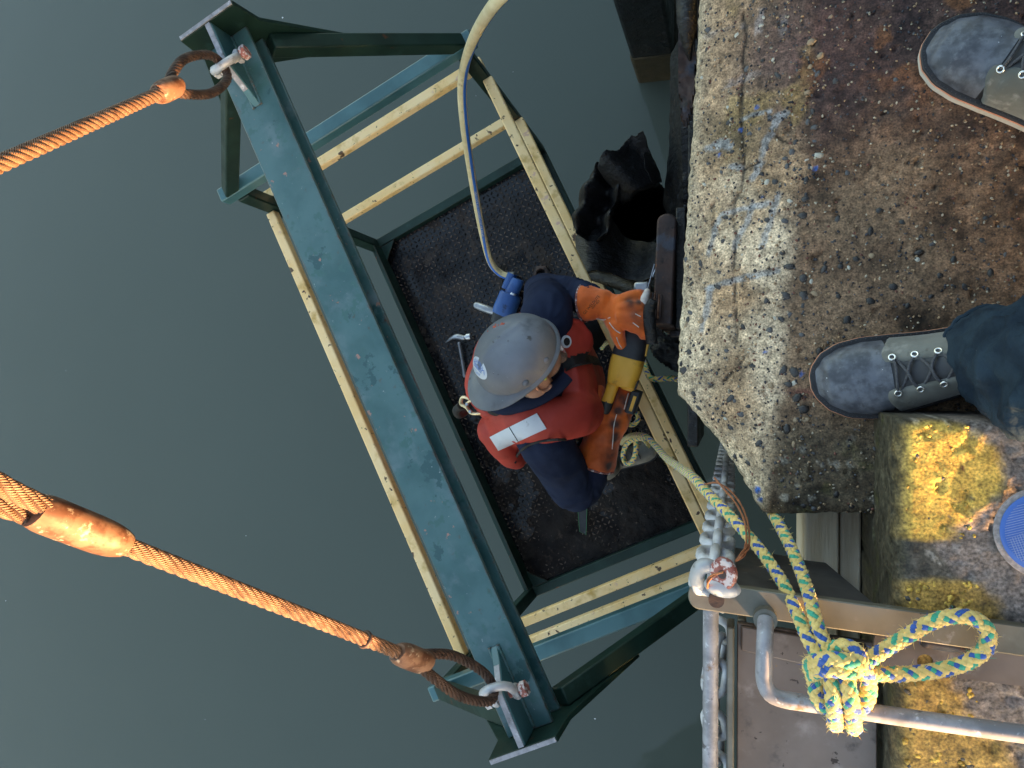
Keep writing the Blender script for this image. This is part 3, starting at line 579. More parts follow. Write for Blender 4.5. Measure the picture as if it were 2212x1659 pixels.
def slab(poly, zf, th, cell=.007, seed=1, rough=.012):
    """torn sheet: outline given by bearings, level by zf(px,py), real thickness"""
    poly = np.array(poly, float); x0, y0 = poly.min(0); x1, y1 = poly.max(0); st = cell*1597/2.6
    gx = np.arange(x0, x1+st, st); gy = np.arange(y0, y1+st, st); GX, GY = np.meshgrid(gx, gy); Q = np.stack([GX.ravel(), GY.ravel()], 1)
    inside = np.zeros(len(Q), bool); j = len(poly)-1
    Qn = Q+np.stack([vn(np.c_[Q*.05, Q[:, 0]*0], 1.7, seed), vn(np.c_[Q*.05, Q[:, 0]*0+7], 1.7, seed)], 1)*4
    for i in range(len(poly)):
        a, b_ = poly[i], poly[j]
        inside ^= ((a[1] > Qn[:, 1]) != (b_[1] > Qn[:, 1])) & (Qn[:, 0] < (b_[0]-a[0])*(Qn[:, 1]-a[1])/(b_[1]-a[1]+1e-9)+a[0]); j = i
    P = np.array([at(q[0], q[1], zf(*q)) for q in Q]); P[:, 2] += rough*fbm(P, 14, 5, seed)+rough*.4*fbm(P, 50, 3, seed+5)
    n_, k = len(gx), len(gy); ins = inside.reshape(k, n_); T, Bm = P, P-A(0,0,th)-A(0,0,1)*(.3*th*fbm(P, 20, 3, seed+9))[:, None]; N0 = len(P); F = []
    for i in range(k-1):
        for jj in range(n_-1):
            if not ins[i, jj]: continue
            a, b_, c_, d = i*n_+jj, i*n_+jj+1, (i+1)*n_+jj+1, (i+1)*n_+jj
            F += [(a, d, c_, b_), (N0+a, N0+b_, N0+c_, N0+d)]
            for (u, v, di, dj) in ((a,b_,-1,0),(b_,c_,0,1),(c_,d,1,0),(d,a,0,-1)):
                ii, jn = i+di, jj+dj
                if ii < 0 or jn < 0 or ii >= k-1 or jn >= n_-1 or not ins[ii, jn]: F.append((u, v, N0+v, N0+u))
    V = np.vstack([T, Bm]); used = sorted({i for f in F for i in f}); mp = {u: i for i, u in enumerate(used)}
    return V[used], [tuple(mp[i] for i in f) for f in F]
rf = empty('rubber_fender', at(1340, 500, -1.7), 'torn black rubber fender with a round hole between the yellow rails and the concrete lip', 'fender')
def sheet(poly, zf, th, vox=.006, jit=3., seed=3, sm=2):
    """thick torn rubber sheet: ragged outline, level zf(px,py), smooth faces, sharp rim"""
    P2 = []; k = len(poly)
    for i in range(k):
        a_, b_ = A(*poly[i]), A(*poly[(i+1) % k]); n_ = max(1, int(np.linalg.norm(b_-a_)/7))
        for j in range(n_): q = a_+(b_-a_)*j/n_; P2.append(q+jit*A(float(vn(A(q[0]*.11, q[1]*.11, seed), 1., 5)), float(vn(A(q[0]*.11, q[1]*.11, seed+9), 1., 5))))
    zm = np.mean([zf(*q) for q in P2]); pts = [at(q[0], q[1], zm) for q in P2]
    m_ = MB(); m_.prism([(p[0], p[1]) for p in pts], (0,0,zm), (1,0,0), (0,1,0), th); co, nr, F = remesh(m_, vox, sm)
    b_ = bearing(np.c_[co[:, :2], np.full(len(co), zm)]); dz = np.array([zf(*q) for q in b_])-zm
    scl = (CAM_H-(co[:, 2]+dz))/(CAM_H-co[:, 2]); co = np.c_[co[:, 0], co[:, 1], co[:, 2]+dz]; co[:, 2] += .005*fbm(co, 16, 3, seed)+.0022*fbm(co*A(1,.45,1), 60, 2, seed+3)
    o = MB(); o.add(co, F); return o
build(sheet([(1240,470),(1247,530),(1252,602),(1300,594),(1385,612),(1424,606),(1430,526),(1372,512),(1342,503),(1326,480),(1310,470),(1290,478),(1262,470)], lambda x_, y_: -1.42+.0011*(y_-540)-.00045*(x_-1320)+.035*math.sin(x_*.045), .05, seed=3), 'lower_sheet', MT['rubber'], rf, ang=50)
build(sheet([(1236,455),(1256,410),(1276,380),(1300,362),(1332,360),(1352,384),(1344,420),(1330,446),(1326,480),(1318,505),(1290,520),(1246,512)], lambda x_, y_: -1.36+.055*math.sin(x_*.09+y_*.03)+.03*math.sin(y_*.11), .06, jit=5, seed=17), 'crinkled_side', MT['rubber'], rf, ang=50)
build(sheet([(1298,372),(1318,346),(1340,340),(1352,318),(1366,302),(1392,297),(1399,306),(1405,330),(1420,352),(1424,378),(1396,404),(1360,424),(1338,432),(1322,410)], lambda x_, y_: -1.24-.0016*(y_-340)+.07*math.sin((x_-y_)*.028), .045, jit=4, seed=23), 'upper_fold', MT['rubber'], rf, ang=50)
build(sheet([(1402,330),(1418,352),(1426,382),(1410,396),(1396,372),(1394,344)], lambda x_, y_: -1.20-.004*(x_-1400), .03, seed=29), 'fold_tip', MT['rubber'], rf, ang=50)
build(sheet([(1458,165),(1505,165),(1503,300),(1492,430),(1478,505),(1440,545),(1418,560),(1424,500),(1432,450),(1420,412),(1430,372),(1444,320),(1452,250)], lambda x_, y_: -1.10-.0045*max(0, 1478-x_)-.0009*(y_-300), .035, seed=31), 'rubber_flap', MT['rubber'], rf, ang=50)
mb = MB(); Q = catmull([at(1254,590,-1.62), at(1320,606,-1.60), at(1380,628,-1.56), at(1428,646,-1.53)], .02); mb.tube(Q, np.linspace(.03,.050,len(Q)), 16, el=.7); build(mb, 'rolled_edge', MT['rubber'], rf, ang=60)
mb = MB(); n_ = 26; c0 = at(1378,455,-1.55); a_ = np.arange(n_)*2*PI/n_
mb.loft([[c0+A(.125*math.cos(t), .135*math.sin(t), z_) for t in a_] for z_ in (.0, -.3, -.8, -1.2)], cap=False); build(mb, 'inner_wall', MT['rubber'], rf, ang=60)
mb = MB(); mb.box(c0-A(0,0,1.2), (.3,.3,.03)); build(mb, 'inner_floor', MT['rubber'], rf)
mb = MB(); mb.add(*slab([(1462,-60),(1500,-60),(1500,120),(1497,200),(1484,255),(1474,250),(1463,190),(1461,90)], lambda x_, y_: -.62, .05, .007, 12, .015))
ws = empty('steel_waler', at(1480, 100, -.7), 'rusty flaking steel strip hanging under the concrete lip near the fender pile', 'steel strip')
build(mb, 'rusted_flange', MT['rust'], ws, ang=60)
mb = MB(); a = at(1452, 100, -.8); mb.box((a[0]+.06, 1.0, -1.0), (.03, 2.4, .42)); build(mb, 'web', MT['rubber'], ws, bevel=.004)
mb = MB(); Q = catmull([at(1483,-40,-.55), at(1484,40,-.56), at(1486,90,-.58), at(1490,130,-.62)], .012); mb.tube(Q, np.r_[np.linspace(.028,.026,len(Q)//2), np.linspace(.026,.004,len(Q)-len(Q)//2)], 14)
build(mb, 'rubber_lump', MT['rubber'], ws, ang=60)

# ================================================================== MAN BASKET
YAW = -1.1226; ROL = .0194
Uv = A(math.cos(YAW), math.sin(YAW), 0); Vv = A(-math.sin(YAW)*math.cos(ROL), math.cos(YAW)*math.cos(ROL), -math.sin(ROL)); Wv = np.cross(Uv, Vv)
BO = A(-.9135, .0164, -2.1)
brot = Matrix((tuple(float(k) for k in (Uv[0],Vv[0],Wv[0])), (float(Uv[1]),float(Vv[1]),float(Wv[1])), (float(Uv[2]),float(Vv[2]),float(Wv[2]))))
def bw(u, v, w): return BO+Uv*u+Vv*v+Wv*w                 # basket coordinates to the place
BL, BW, HE, HR, H2, H1 = .9475, .4775, 1.157, 1.759, .938, .511
bk = empty('man_basket', BO, 'green and yellow steel man basket slung over the water beneath its spreader beam', 'basket', rot=brot)
def bpart(mb, name, mat, parent=bk, **k): return build(mb, name, mat, parent, local=True, **k)
# floor
mb = MB(); fu, fv = BL-.02, BW-.02
mb.box((0, 0, -.012), (2*fu, 2*fv, .016)); floor_o = bpart(mb, 'floor_plate', MT['wet'])
nu, nv = 150, 76; gu = np.linspace(-fu+.012, fu-.012, nu); gv = np.linspace(-fv+.012, fv-.012, nv); GU, GV = np.meshgrid(gu, gv); Pm = np.stack([GU.ravel(), GV.ravel(), GU.ravel()*0], 1)
hgt = -.010+.030*np.clip(fbm(Pm, 5, 4, 201)*.6+.55*sst(.1, .9, Pm[:, 0])+.22*sst(.12, -.1, np.abs(Pm[:, 1]+.40)-.02)-.08, -.15, 1)+.008*fbm(Pm, 38, 3, 203)*sst(-.2, .4, Pm[:, 0])
hgt = hgt-.016*sst(-.25, -.40, Pm[:, 0]+.10*fbm(Pm, 7, 3, 207))+.010*sst(.25, .5, fbm(Pm*A(1,.35,1), 9, 4, 209))*sst(-.2,-.4,Pm[:, 0]); Pm[:, 2] = np.maximum(hgt, -.02)
mb = MB(); mb.add(Pm, [(i*nu+j, i*nu+j+1, (i+1)*nu+j+1, (i+1)*nu+j) for i in range(nv-1) for j in range(nu-1)])
props(bpart(mb, 'mud_layer', MT['mud'], floor_o, ang=180), None, None, None, 'stuff')
mb = MB(); k = 0
for i in range(int(2*fu/.023)):
    for j in range(int(2*fv/.023)):
        u, v = -fu+.012+i*.023, -fv+.012+j*.023; a = PI/4 if (i+j) % 2 else -PI/4; c_, s_ = math.cos(a), math.sin(a)
        V = np.array([(-.0100,0,0),(0,-.0038,0),(.0100,0,0),(0,.0038,0),(-.004,0,.0032),(.004,0,.0032)]); V = np.c_[V[:, 0]*c_-V[:, 1]*s_, V[:, 0]*s_+V[:, 1]*c_, V[:, 2]]
        mb.add(V+A(u, v, -.004+.0035), [(0,1,4),(1,5,4),(1,2,5),(2,3,5),(3,4,5),(3,0,4)])
props(bpart(mb, 'tread_lugs', MT['lug'], floor_o, ang=60), None, None, None, 'stuff')
# floor frame, toe boards and corner gussets
for s in (-1, 1):
    mb = MB(); mb.bar((-BL, s*BW, .0), (BL, s*BW, .0), .045, .075); bpart(mb, 'floor_side_beam', MT['green'], bevel=.004)
    mb = MB(); mb.bar((s*BL, -BW+.024, .001), (s*BL, BW-.024, .001), .045, .075); bpart(mb, 'floor_end_beam', MT['green'], bevel=.004)
    mb = MB(); mb.bar((-BL+.03, s*(BW-.027), .075), (BL-.03, s*(BW-.027), .075), .006, .09); bpart(mb, 'toe_board', MT['green'])
    for t in (-1, 1):
        mb = MB(); mb.prism([(0,0),(.085,0),(0,.085)], (s*(BL-.024), t*(BW-.024), .03), (-s,0,0), (0,-t,0), .008); bpart(mb, 'corner_gusset', MT['green'])
# posts, tie bars, rafters, gables
for s in (-1, 1):
    for t in (-1, 1):
        mb = MB(); mb.box((s*BL, t*BW, HE/2-.018), (.05, .05, HE-.04)); bpart(mb, 'corner_post', MT['green'], bevel=.005)
        mb = MB(); mb.bar((s*BL, t*(BW+.012), HE+.012), (s*BL, t*.07, HR-.085), .048, .048, up=(0,0,1)); bpart(mb, 'rafter', MT['green'], bevel=.005)
    mb = MB(); mb.box((s*BL, 0, HE+.001), (.052, 2*BW+.11, .052)); bpart(mb, 'tie_bar', MT['railblue'], bevel=.006)
    mb = MB(); mb.prism([(-.088,HR+.085),(.088,HR+.085),(.098,HR-.02),(.245,HR-.30),(.20,HR-.335),(0,HR-.17),(-.20,HR-.335),(-.245,HR-.30),(-.098,HR-.02)], (s*(BL+.032), 0, 0), (0,1,0), (0,0,1), .014); ep_ = bpart(mb, 'end_plate', MT['green'], bevel=.002)
    mb = MB(); mb.box((s*(BL+.032), 0, HR+.0865), (.010, .170, .003)); bpart(mb, 'worn_skylit_edge', MT['tubezinc'], ep_)  # pale strip: worn zinc, plus sky reflection put into its colour
# spreader beam (I section)
mb = MB(); Lb = BL+.024
mb.box((0,0,HR-.006), (2*Lb, .122, .012)); bpart(mb, 'beam_top_flange', MT['teal'], bevel=.002)
mb = MB(); mb.box((0,0,HR-.042), (2*Lb, .010, .060)); bpart(mb, 'beam_web', MT['green'])  # web coloured dark green to paint in shade between the flanges
mb = MB(); mb.box((0,0,HR-.078), (2*Lb, .124, .012)); bpart(mb, 'beam_bottom_flange', MT['teal'], bevel=.002)
for s in (-1, 1):
    pol = [(s*(BL+.025),HR),(s*(BL+.025),HR+.082),(s*(BL-.10),HR+.078),(s*(BL-.15),HR+.03),(s*(BL-.19),HR)]
    mb = MB(); mb.prism(pol, (0,0,0), (1,0,0), (0,0,1), .020); lg_ = bpart(mb, 'lifting_lug', MT['railblue'], bevel=.003)
    for t in (-1, 1):
        us_ = np.linspace(s*(BL-.19), s*(BL+.02), 60); mb = MB(); mb.tube(np.c_[us_, np.full(60, t*.0115), np.full(60, HR+.001)], .0042+.0012*np.abs(np.sin(us_*260)), 8); bpart(mb, 'weld_bead', MT['teal'], lg_, ang=80)
    mb = MB(); mb.prism([(s*(BL+.024),HR+.0825),(s*(BL+.024),HR+.0855),(s*(BL-.10),HR+.0815),(s*(BL-.152),HR+.031),(s*(BL-.152),HR+.028),(s*(BL-.10),HR+.0785)], (0,0,0), (1,0,0), (0,0,1), .014); bpart(mb, 'worn_skylit_edge', MT['tubezinc'], lg_)  # pale cap for wear and for the sky mirrored along the top
# yellow rails: square tube with plates at the ends
for hz, nm, us in ((H2, 'top_rail', (-.990, .962)), (H1, 'mid_rail', (-.944, .970))):
    for t in (-1, 1):
        mb = MB(); mb.box((0, t*(BW+.016), hz-.02), (2*(BL-.0255), .038, .040)); bpart(mb, nm, MT['yellow'], bevel=.005)
    for u_ in us:
        mb = MB(); mb.box((u_, 0, hz-.0205), (.038, 2*(BW-.0255) if abs(u_) < .985 else 2*BW+.05, .039)); bpart(mb, nm, MT['yellow'], bevel=.005)
# ================================================================== SHACKLES AND WIRE SLINGS
HOOK = A(-.90, .03, .98)
def shackle(name, u0, sgn, label, leanv):
    c = bw(u0, 0, HR+.048); o = empty(name, c, label, 'shackle', 'galvanised shackles on the lifting lugs')
    mb = MB(); d = unit(HOOK-c); side = Vv; a = np.linspace(-.15*PI, 1.15*PI, 26); bow = unit(d*1.0-side*(d@side))
    R = .034; P = [c+side*R*.72-bow*.012]+[c+bow*.040+side*R*math.cos(t)*(1.0 if abs(math.cos(t)) < .9 else .95)+bow*R*1.05*math.sin(t) for t in np.linspace(0, PI, 22)]+[c-side*R*.72-bow*.012]
    mb.tube(catmull(P, .004), .0105, 12); build(mb, 'bow', MT['galv'], o, ang=60)
    for s in (-1, 1):
        mb = MB(); mb.torus(c+side*s*.029-bow*.0, .012, .0075, side, 18, 8); mb.tube([c+side*s*.022, c+side*s*.036], .0165, 16); build(mb, 'eye', MT['galv'], o)
    mb = MB(); mb.tube([c-side*.046, c+side*.046], .0095, 14); pin = build(mb, 'pin', MT['redpin'], o)
    mb = MB(); mb.tube([c+side*.040, c+side*.056], .0185, 6); build(mb, 'bolt_head', MT['redpin'], o, bevel=.001)
    mb = MB(); mb.tube([c-side*.040, c-side*.054], .017, 6); build(mb, 'nut', MT['galv'], o, bevel=.001)
    return c+bow*.064
E1 = shackle('shackle', -BL+.075, -1, 'white shackle with a pink bolt at the far end of the spreader beam', 0)
E2 = shackle('shackle', BL-.085, 1, 'galvanised shackle at the near end of the beam, where the longer sling hooks on', 0)

def wire_rope(mb, P, R, pitch=.115, nst=6, rs=None, phase=0., hand=1):
    """laid wire rope: strands twisted round the path; uv along/around each strand for the wires"""
    rs = rs or R*.40; T, N, B = frames(P); s = np.r_[0, np.cumsum(np.linalg.norm(np.diff(P, axis=0), axis=1))]
    for k in range(nst):
        a = hand*2*PI*s/pitch+2*PI*k/nst+phase
        Q = P+(R-rs)*(np.cos(a)[:, None]*N+np.sin(a)[:, None]*B); mb.tube(Q, rs, 9, cap=True)
        mb.uvs = getattr(mb, 'uvs', []); mb.uvs.append((len(P), 9, s, rs))
    mb.tube(P, R*.45, 6); mb.uvs.append((len(P), 6, s, R*.45))
def rope_build(mb, name, mat, parent):
    o = build(mb, name, mat, parent, ang=80); me = o.data; uv = me.uv_layers.new(name='UVMap')
    allv = []
    for k, n_, s, rs in mb.uvs:
        aa = np.arange(n_)/n_; U = (s[:, None]*95+aa[None, :]*1.9); allv.append(np.stack([U.ravel(), np.zeros(U.size)], 1))
    allv = np.vstack(allv); li = np.empty(len(me.loops), int); me.loops.foreach_get('vertex_index', li); uv.data.foreach_set('uv', allv[li].astype(np.float32).ravel())
    return o
def ferrule(mb, p, d, L, r, flat=1.25, side=None):
    d = unit(d); q = np.linspace(-L/2, L/2, 14); pr = r*np.array([.90,.98,1,1,1,1,1,1,1,.99,.97,.92,.84,.70]); n_ = side if side is not None else unit(np.cross(d, A(0,0,1)))
    mb.tube(p+d*q[:, None], pr, 20, el=1/flat, up=n_*flat if False else n_)
SR = .0116
# far sling
f1 = E1+unit(HOOK-E1)*.32; d1 = unit(HOOK-f1)
sl = empty('wire_sling', f1, 'short visible rusty wire sling running off to the left from the far shackle', 'wire sling', 'wire rope slings')
mb = MB(); P = catmull([f1+d1*.01, f1+d1*.4, HOOK-d1*.12, HOOK], .008); wire_rope(mb, P, SR*1.15); rope_build(mb, 'standing_part', MT['wirerope'], sl)
def eye_loop(E, f, d, wid, parent, side):
    sd = unit(side-d*(side@d)); m_ = (E+f)/2
    P = catmull([f+sd*.006, f-d*.05+sd*wid*.55, m_-d*.0+sd*wid, E+d*.03+sd*wid*.75, E-d*.004, E+d*.03-sd*wid*.75, m_-sd*wid, f-d*.05-sd*wid*.55, f-sd*.006], .006)
    mb = MB(); wire_rope(mb, P, SR*.98, pitch=.10); rope_build(mb, 'eye', MT['wiredark'], parent)
eye_loop(E1, f1, d1, .044, sl, Uv)
mb = MB(); ferrule(mb, f1+d1*.02, d1, .085, .029, side=unit(np.cross(d1, Uv))); build(mb, 'ferrule', MT['ferrule'], sl, ang=60)
# near sling with a second, larger ferrule
f2 = E2+unit(HOOK-E2)*.30; d2 = unit(HOOK-f2); f3 = f2+d2*.735
sl2 = empty('wire_sling', f2, 'long rusty wire sling with two ferrules, sunlit across the lower left', 'wire sling', 'wire rope slings')
mb = MB(); P = catmull([f2+d2*.01, f2+d2*.4, f3], .008); wire_rope(mb, P, SR*1.1); rope_build(mb, 'standing_part', MT['wirerope'], sl2)
eye_loop(E2, f2, d2, .042, sl2, Uv)
mb = MB(); ferrule(mb, f2+d2*.02, d2, .095, .028, side=unit(np.cross(d2, Uv))); build(mb, 'ferrule', MT['ferrule'], sl2, ang=60)
mb = MB(); ferrule(mb, f3, -d2, .125, .0275, side=unit(np.cross(d2, Uv))); build(mb, 'large_ferrule', MT['ferrule'], sl2, ang=60)
mb = MB(); q = f2+d2*.165; mb.torus(q, SR*1.05, .0045, d2, 20, 8); build(mb, 'seizing', MT['wiredark'], sl2, ang=60)
sd = unit(np.cross(d2, A(0,0,1))); hk = HOOK+A(0,0,.05)
for s in (-1, 1):
    mb = MB(); P = catmull([f3-d2*.02+sd*s*.011, f3+d2*.09+sd*s*.016, f3+d2*.25+sd*s*.035, hk+sd*s*.03], .008); wire_rope(mb, P, SR*1.1); rope_build(mb, 'upper_eye_leg', MT['wirerope'], sl2)
# crane hook above, out of the picture
ho = empty('crane_hook', HOOK, 'rusty crane hook gathering both slings above the basket', 'hook')
mb = MB(); c = HOOK+A(0,0,.02); mb.limb([c+A(.09,0,.10)]+[c+A(.085*math.cos(t), 0, .085*math.sin(t)) for t in np.linspace(.35, -PI-.1, 12)]+[c+A(-.03,0,.14), c+A(0,0,.24)], [.014]+list(np.linspace(.02,.032,12))+[.03,.026], 14)
build(mb, 'hook_body', MT['rust'], ho)
mb = MB(); mb.tube([c+A(0,0,.22), c+A(0,0,.40)], .05, 20); build(mb, 'swivel', MT['rust'], ho, bevel=.006)
mb = MB(); P = catmull([c+A(0,0,.38), c+A(0,0,3.), c+A(0,0,9)], .05); mb.tube(P, .011, 8); build(mb, 'hoist_line', MT['wiredark'], ho)

# ================================================================== LADDER HEAD AND CHAIN
BZ = .185                                          # level of the flat bar that rests on the curb
ld = empty('steel_ladder_head', at(1700, 1400, 0), 'stainless ladder head of plates and grab rails bolted to the curb at lower right', 'ladder')
a0, a1 = at(1512, 1287, BZ), at(2260, 1392, BZ)
db = unit(a1-a0); nb = unit(np.cross(A(0,0,1), db))
mb = MB(); wv_ = .021; poly = [(0.018*math.cos(t)*1.0, .021*math.sin(t)) for t in np.linspace(PI/2, 3*PI/2, 12)]; Lb2 = np.linalg.norm(a1-a0)+.25
poly = [(x_, y_) for x_, y_ in poly]+[(Lb2, -.021), (Lb2, .021)]
mb.prism(poly, a0-A(0,0,.008), db, nb, .018); build(mb, 'flat_bar', MT['stain'], ld, bevel=.002)
# web hanging under the bar
p0, p1 = at(1592, 1300, BZ-.02), at(1908, 1345, BZ-.02); du = unit(p1-p0); Lw = np.linalg.norm(p1-p0)
mb = MB(); mb.prism([(0,0),(Lw,0),(Lw-.05,-.27),(-.005,-.30)], p0+nb*.012, du, (0,0,1), .010); build(mb, 'web_plate', MT['darksteel'], ld, bevel=.002)
# brown platform plate with its raised rim
zp = .09
qa, qb = at(1592, 1345, zp), at(1902, 1390, zp)
mb = MB(); mb.prism([(qa[0],qa[1]),(qb[0]-.004,qb[1]),(qb[0]-.004,-1.5),(qa[0],-1.5)], (0,0,zp-.006), (1,0,0), (0,1,0), .012); build(mb, 'platform_plate', MT['brownplate'], ld, bevel=.002)
mb = MB(); mb.prism([(qa[0]+.006,qa[1]-.002),(qb[0]-.02,qb[1]-.004),(qb[0]-.02,qb[1]-.055),(qa[0]+.006,qa[1]-.043)], (0,0,zp+.004), (1,0,0), (0,1,0), .008); build(mb, 'raised_pad', MT['brownplate'], ld, bevel=.003)
mb = MB(); mb.box((qa[0]-.010, (qa[1]-1.5)/2, zp+.002), (.012, abs(-1.5-qa[1]), .05)); build(mb, 'rim', MT['stain'], ld, bevel=.003)
mb = MB(); mb.box((qa[0]+.008, (qa[1]-1.5)/2, zp-.05), (.014, abs(-1.5-qa[1]), .06)); build(mb, 'side_channel', MT['stain'], ld, bevel=.003)
t0 = at(1535, 1345, .12); mb = MB(); mb.tube(catmull([(t0[0], t0[1]+.03, .115), (t0[0], -.8, .115), (t0[0]+.002, -1.5, .115)], .02), .0125, 18); build(mb, 'bumper_tube', MT['tubezinc'], ld)
# lower flat bar (second leg of the angle) with its bolt hole and bolt
l0, l1 = at(1905, 1418, BZ-.004), at(2260, 1470, BZ-.004)
mb = MB(); hp = at(2003, 1398+38, BZ); 
hole = [(hp[0]+.0135*math.cos(t), hp[1]+.0135*math.sin(t)) for t in np.linspace(0, 2*PI, 24, endpoint=False)]
q0, q1, q2, q3 = at(1890,1372,BZ-.012), at(2280,1425,BZ-.012), at(2280,1492,BZ-.012), at(1880,1440,BZ-.012)
out_ = [q0, (q0+q1)/2, q1, q2, (q2+q3)/2, q3]
# ring of quads from hole to outline
ang0 = [math.atan2(p[1]-hp[1], p[0]-hp[0]) for p in out_]
NN = 48; tt = np.linspace(0, 2*PI, NN, endpoint=False); ring1 = np.array([(hp[0]+.0105*math.cos(t), hp[1]+.0105*math.sin(t)) for t in tt]); ring2 = []
cor = np.array([p[:2] for p in (q0, q1, q2, q3)])
for t in tt:
    d_ = A(math.cos(t), math.sin(t)); best = 1e9
    for i in range(4):
        a_, b_ = cor[i], cor[(i+1) % 4]; M2 = np.array([d_, -(b_-a_)]).T
        if abs(np.linalg.det(M2)) < 1e-9: continue
        sol = np.linalg.solve(M2, a_-hp[:2])
        if sol[0] > 0 and -1e-6 <= sol[1] <= 1+1e-6: best = min(best, sol[0])
    ring2.append(hp[:2]+d_*best)
ring2 = np.array(ring2)
for c_ in cor:
    i = int(np.argmin(np.linalg.norm(ring2-c_, axis=1))); ring2[i] = c_
zt, zb = BZ-.012, BZ-.022
V = np.vstack([np.c_[ring1, np.full(NN, zt)], np.c_[ring2, np.full(NN, zt)], np.c_[ring1, np.full(NN, zb)], np.c_[ring2, np.full(NN, zb)]])
F = []
for i in range(NN):
    j = (i+1) % NN; F += [(i, NN+i, NN+j, j), (2*NN+i, 2*NN+j, 3*NN+j, 3*NN+i), (i, j, 2*NN+j, 2*NN+i), (NN+i, 3*NN+i, 3*NN+j, NN+j)]
mb.add(V, F); build(mb, 'bolt_plate', MT['brownplate'], ld, bevel=0)
mb = MB(); bp_ = at(2052, 1400, BZ); mb.limb([bp_+A(-.026,.002,-.012), bp_+A(.02,-.002,-.012)], [.010,.008], 12); build(mb, 'rusted_bolt', MT['rust'], ld)
# grab rail
g0 = at(1653, 1338, .20); mb = MB()
P = catmull([g0, at(1652,1380,.225), at(1650,1440,.235), at(1651,1470,.238), at(1662,1496,.24), at(1690,1510,.24), at(1760,1521,.24), at(1950,1549,.24), at(2230,1588,.24), at(2500,1625,.24)], .006); mb.tube(P, .0118, 18)
build(mb, 'grab_rail', MT['tubezinc'], ld)
mb = MB(); mb.tube([g0-A(0,0,.016), g0+A(0,0,.004)], .017, 16); build(mb, 'weld_collar', MT['stain'], ld, ang=60)
# bolt eye through the bar
mb = MB(); pb = at(1548, 1288, BZ); mb.tube([pb-A(0,0,.07), pb+A(0,0,.022)], .0115, 16); build(mb, 'hanger_pin', MT['rust'], ld)
mb = MB(); mb.torus(pb-A(-.006,.012,.045), .017, .0095, (1,.1,.0), 20, 10); build(mb, 'lower_ring', MT['galv'], ld, ang=60)

def link_mesh(mat, L=.082, W=.056, d=.0165):
    r = W/2-d/2; h = L/2-W/2; P = [(r*math.cos(t), 0, h+r*math.sin(t)) for t in np.linspace(0, PI, 11)]+[(r*math.cos(t), 0, -h+r*math.sin(t)) for t in np.linspace(PI, 2*PI, 11)]
    b_ = MB(); b_.tube(np.array(P), d/2, 9, closed=True); return to_mesh(b_, 'link', mat, ang=80)
def chain(name, pts, label, group=None, L=.082, d=.0165, twist=0.):
    P = catmull(pts, .002); s = np.r_[0, np.cumsum(np.linalg.norm(np.diff(P, axis=0), axis=1))]; pitch = L-2*d
    o = empty(name, pts[0], label, 'chain', group); me = link_mesh(MT['chain'], L, L*.68, d); T, N, B = frames(P, A(1,0,0)); n_ = int(s[-1]/pitch)
    for k in range(n_):
        i = int(np.searchsorted(s, (k+.5)*pitch)); i = min(i, len(P)-1); a = twist+k*PI/2+random.uniform(-.08,.08)
        X_ = math.cos(a)*N[i]+math.sin(a)*B[i]; Z_ = T[i]; Y_ = np.cross(Z_, X_); R = Matrix(((X_[0],Y_[0],Z_[0]),(X_[1],Y_[1],Z_[1]),(X_[2],Y_[2],Z_[2])))
        l = bpy.data.objects.new('link', me); C.objects.link(l); l.parent = o; q = P[i]-np.array(pts[0])
        l.matrix_local = Matrix.Translation(Vector(q)) @ R.to_4x4()
    return o
ct = at(1530, 1270, BZ-.005)
chain('chain', [ct, ct+A(.006,.012,-.10), ct+A(.008,.012,-.5), ct+A(.008,.012,-1.4), ct+A(.008,.012,-3.0)], 'heavy galvanised chain hanging straight down to the water from the ladder head', 'chains at the ladder', L=.098, d=.0175, twist=.12)
chain('chain', [(t0[0]+.012, t0[1]-.02, .05), (t0[0]+.014, -.46, .03), (t0[0]+.002, -.56, .05), (t0[0]+.010, -.7, .03), (t0[0]+.0, -1.3, .05)], 'galvanised chain lying behind the ladder bumper tube at the bottom edge', 'chains at the ladder', L=.07, d=.014, twist=.3)
# red shackle pin lug on top with rusty tie wire
sh = empty('red_shackle', at(1556, 1240, BZ+.02), 'pink rusty shackle pin wired shut on top of the chain', 'shackle')
ps = at(1563, 1238, BZ+.045); mb = MB(); a_ = np.linspace(0, 2*PI, 20, endpoint=False)
mb.prism([(.020*math.cos(t)*(1.0), .024*math.sin(t)) for t in a_], ps, unit(A(.9,.1,.35)), unit(A(-.1,.95,.1)), .012); build(mb, 'pin_tab', MT['redpin'], sh, bevel=.003)
mb = MB(); Z_ = unit(np.cross(unit(A(.9,.1,.35)), unit(A(-.1,.95,.1)))); mb.tube([ps-Z_*.0085, ps+Z_*.0068], .0065, 12); build(mb, 'pin_hole', MT['rust'], sh)
mb = MB(); e1_ = at(1560, 1268, BZ+.035); mb.ell(e1_, (.027,.015,.016), np.array(Matrix.Rotation(-.15, 3, 'Z')), 18, 10); build(mb, 'shackle_ear', MT['galv'], sh, ang=80)
mb = MB(); P = catmull([at(1512,1272,BZ-.005), at(1505,1245,BZ+.02), at(1518,1222,BZ+.035), at(1540,1226,BZ+.03)], .004); mb.tube(P, .0115, 12); build(mb, 'shackle_bow', MT['galv'], sh, ang=60)
mb = MB()
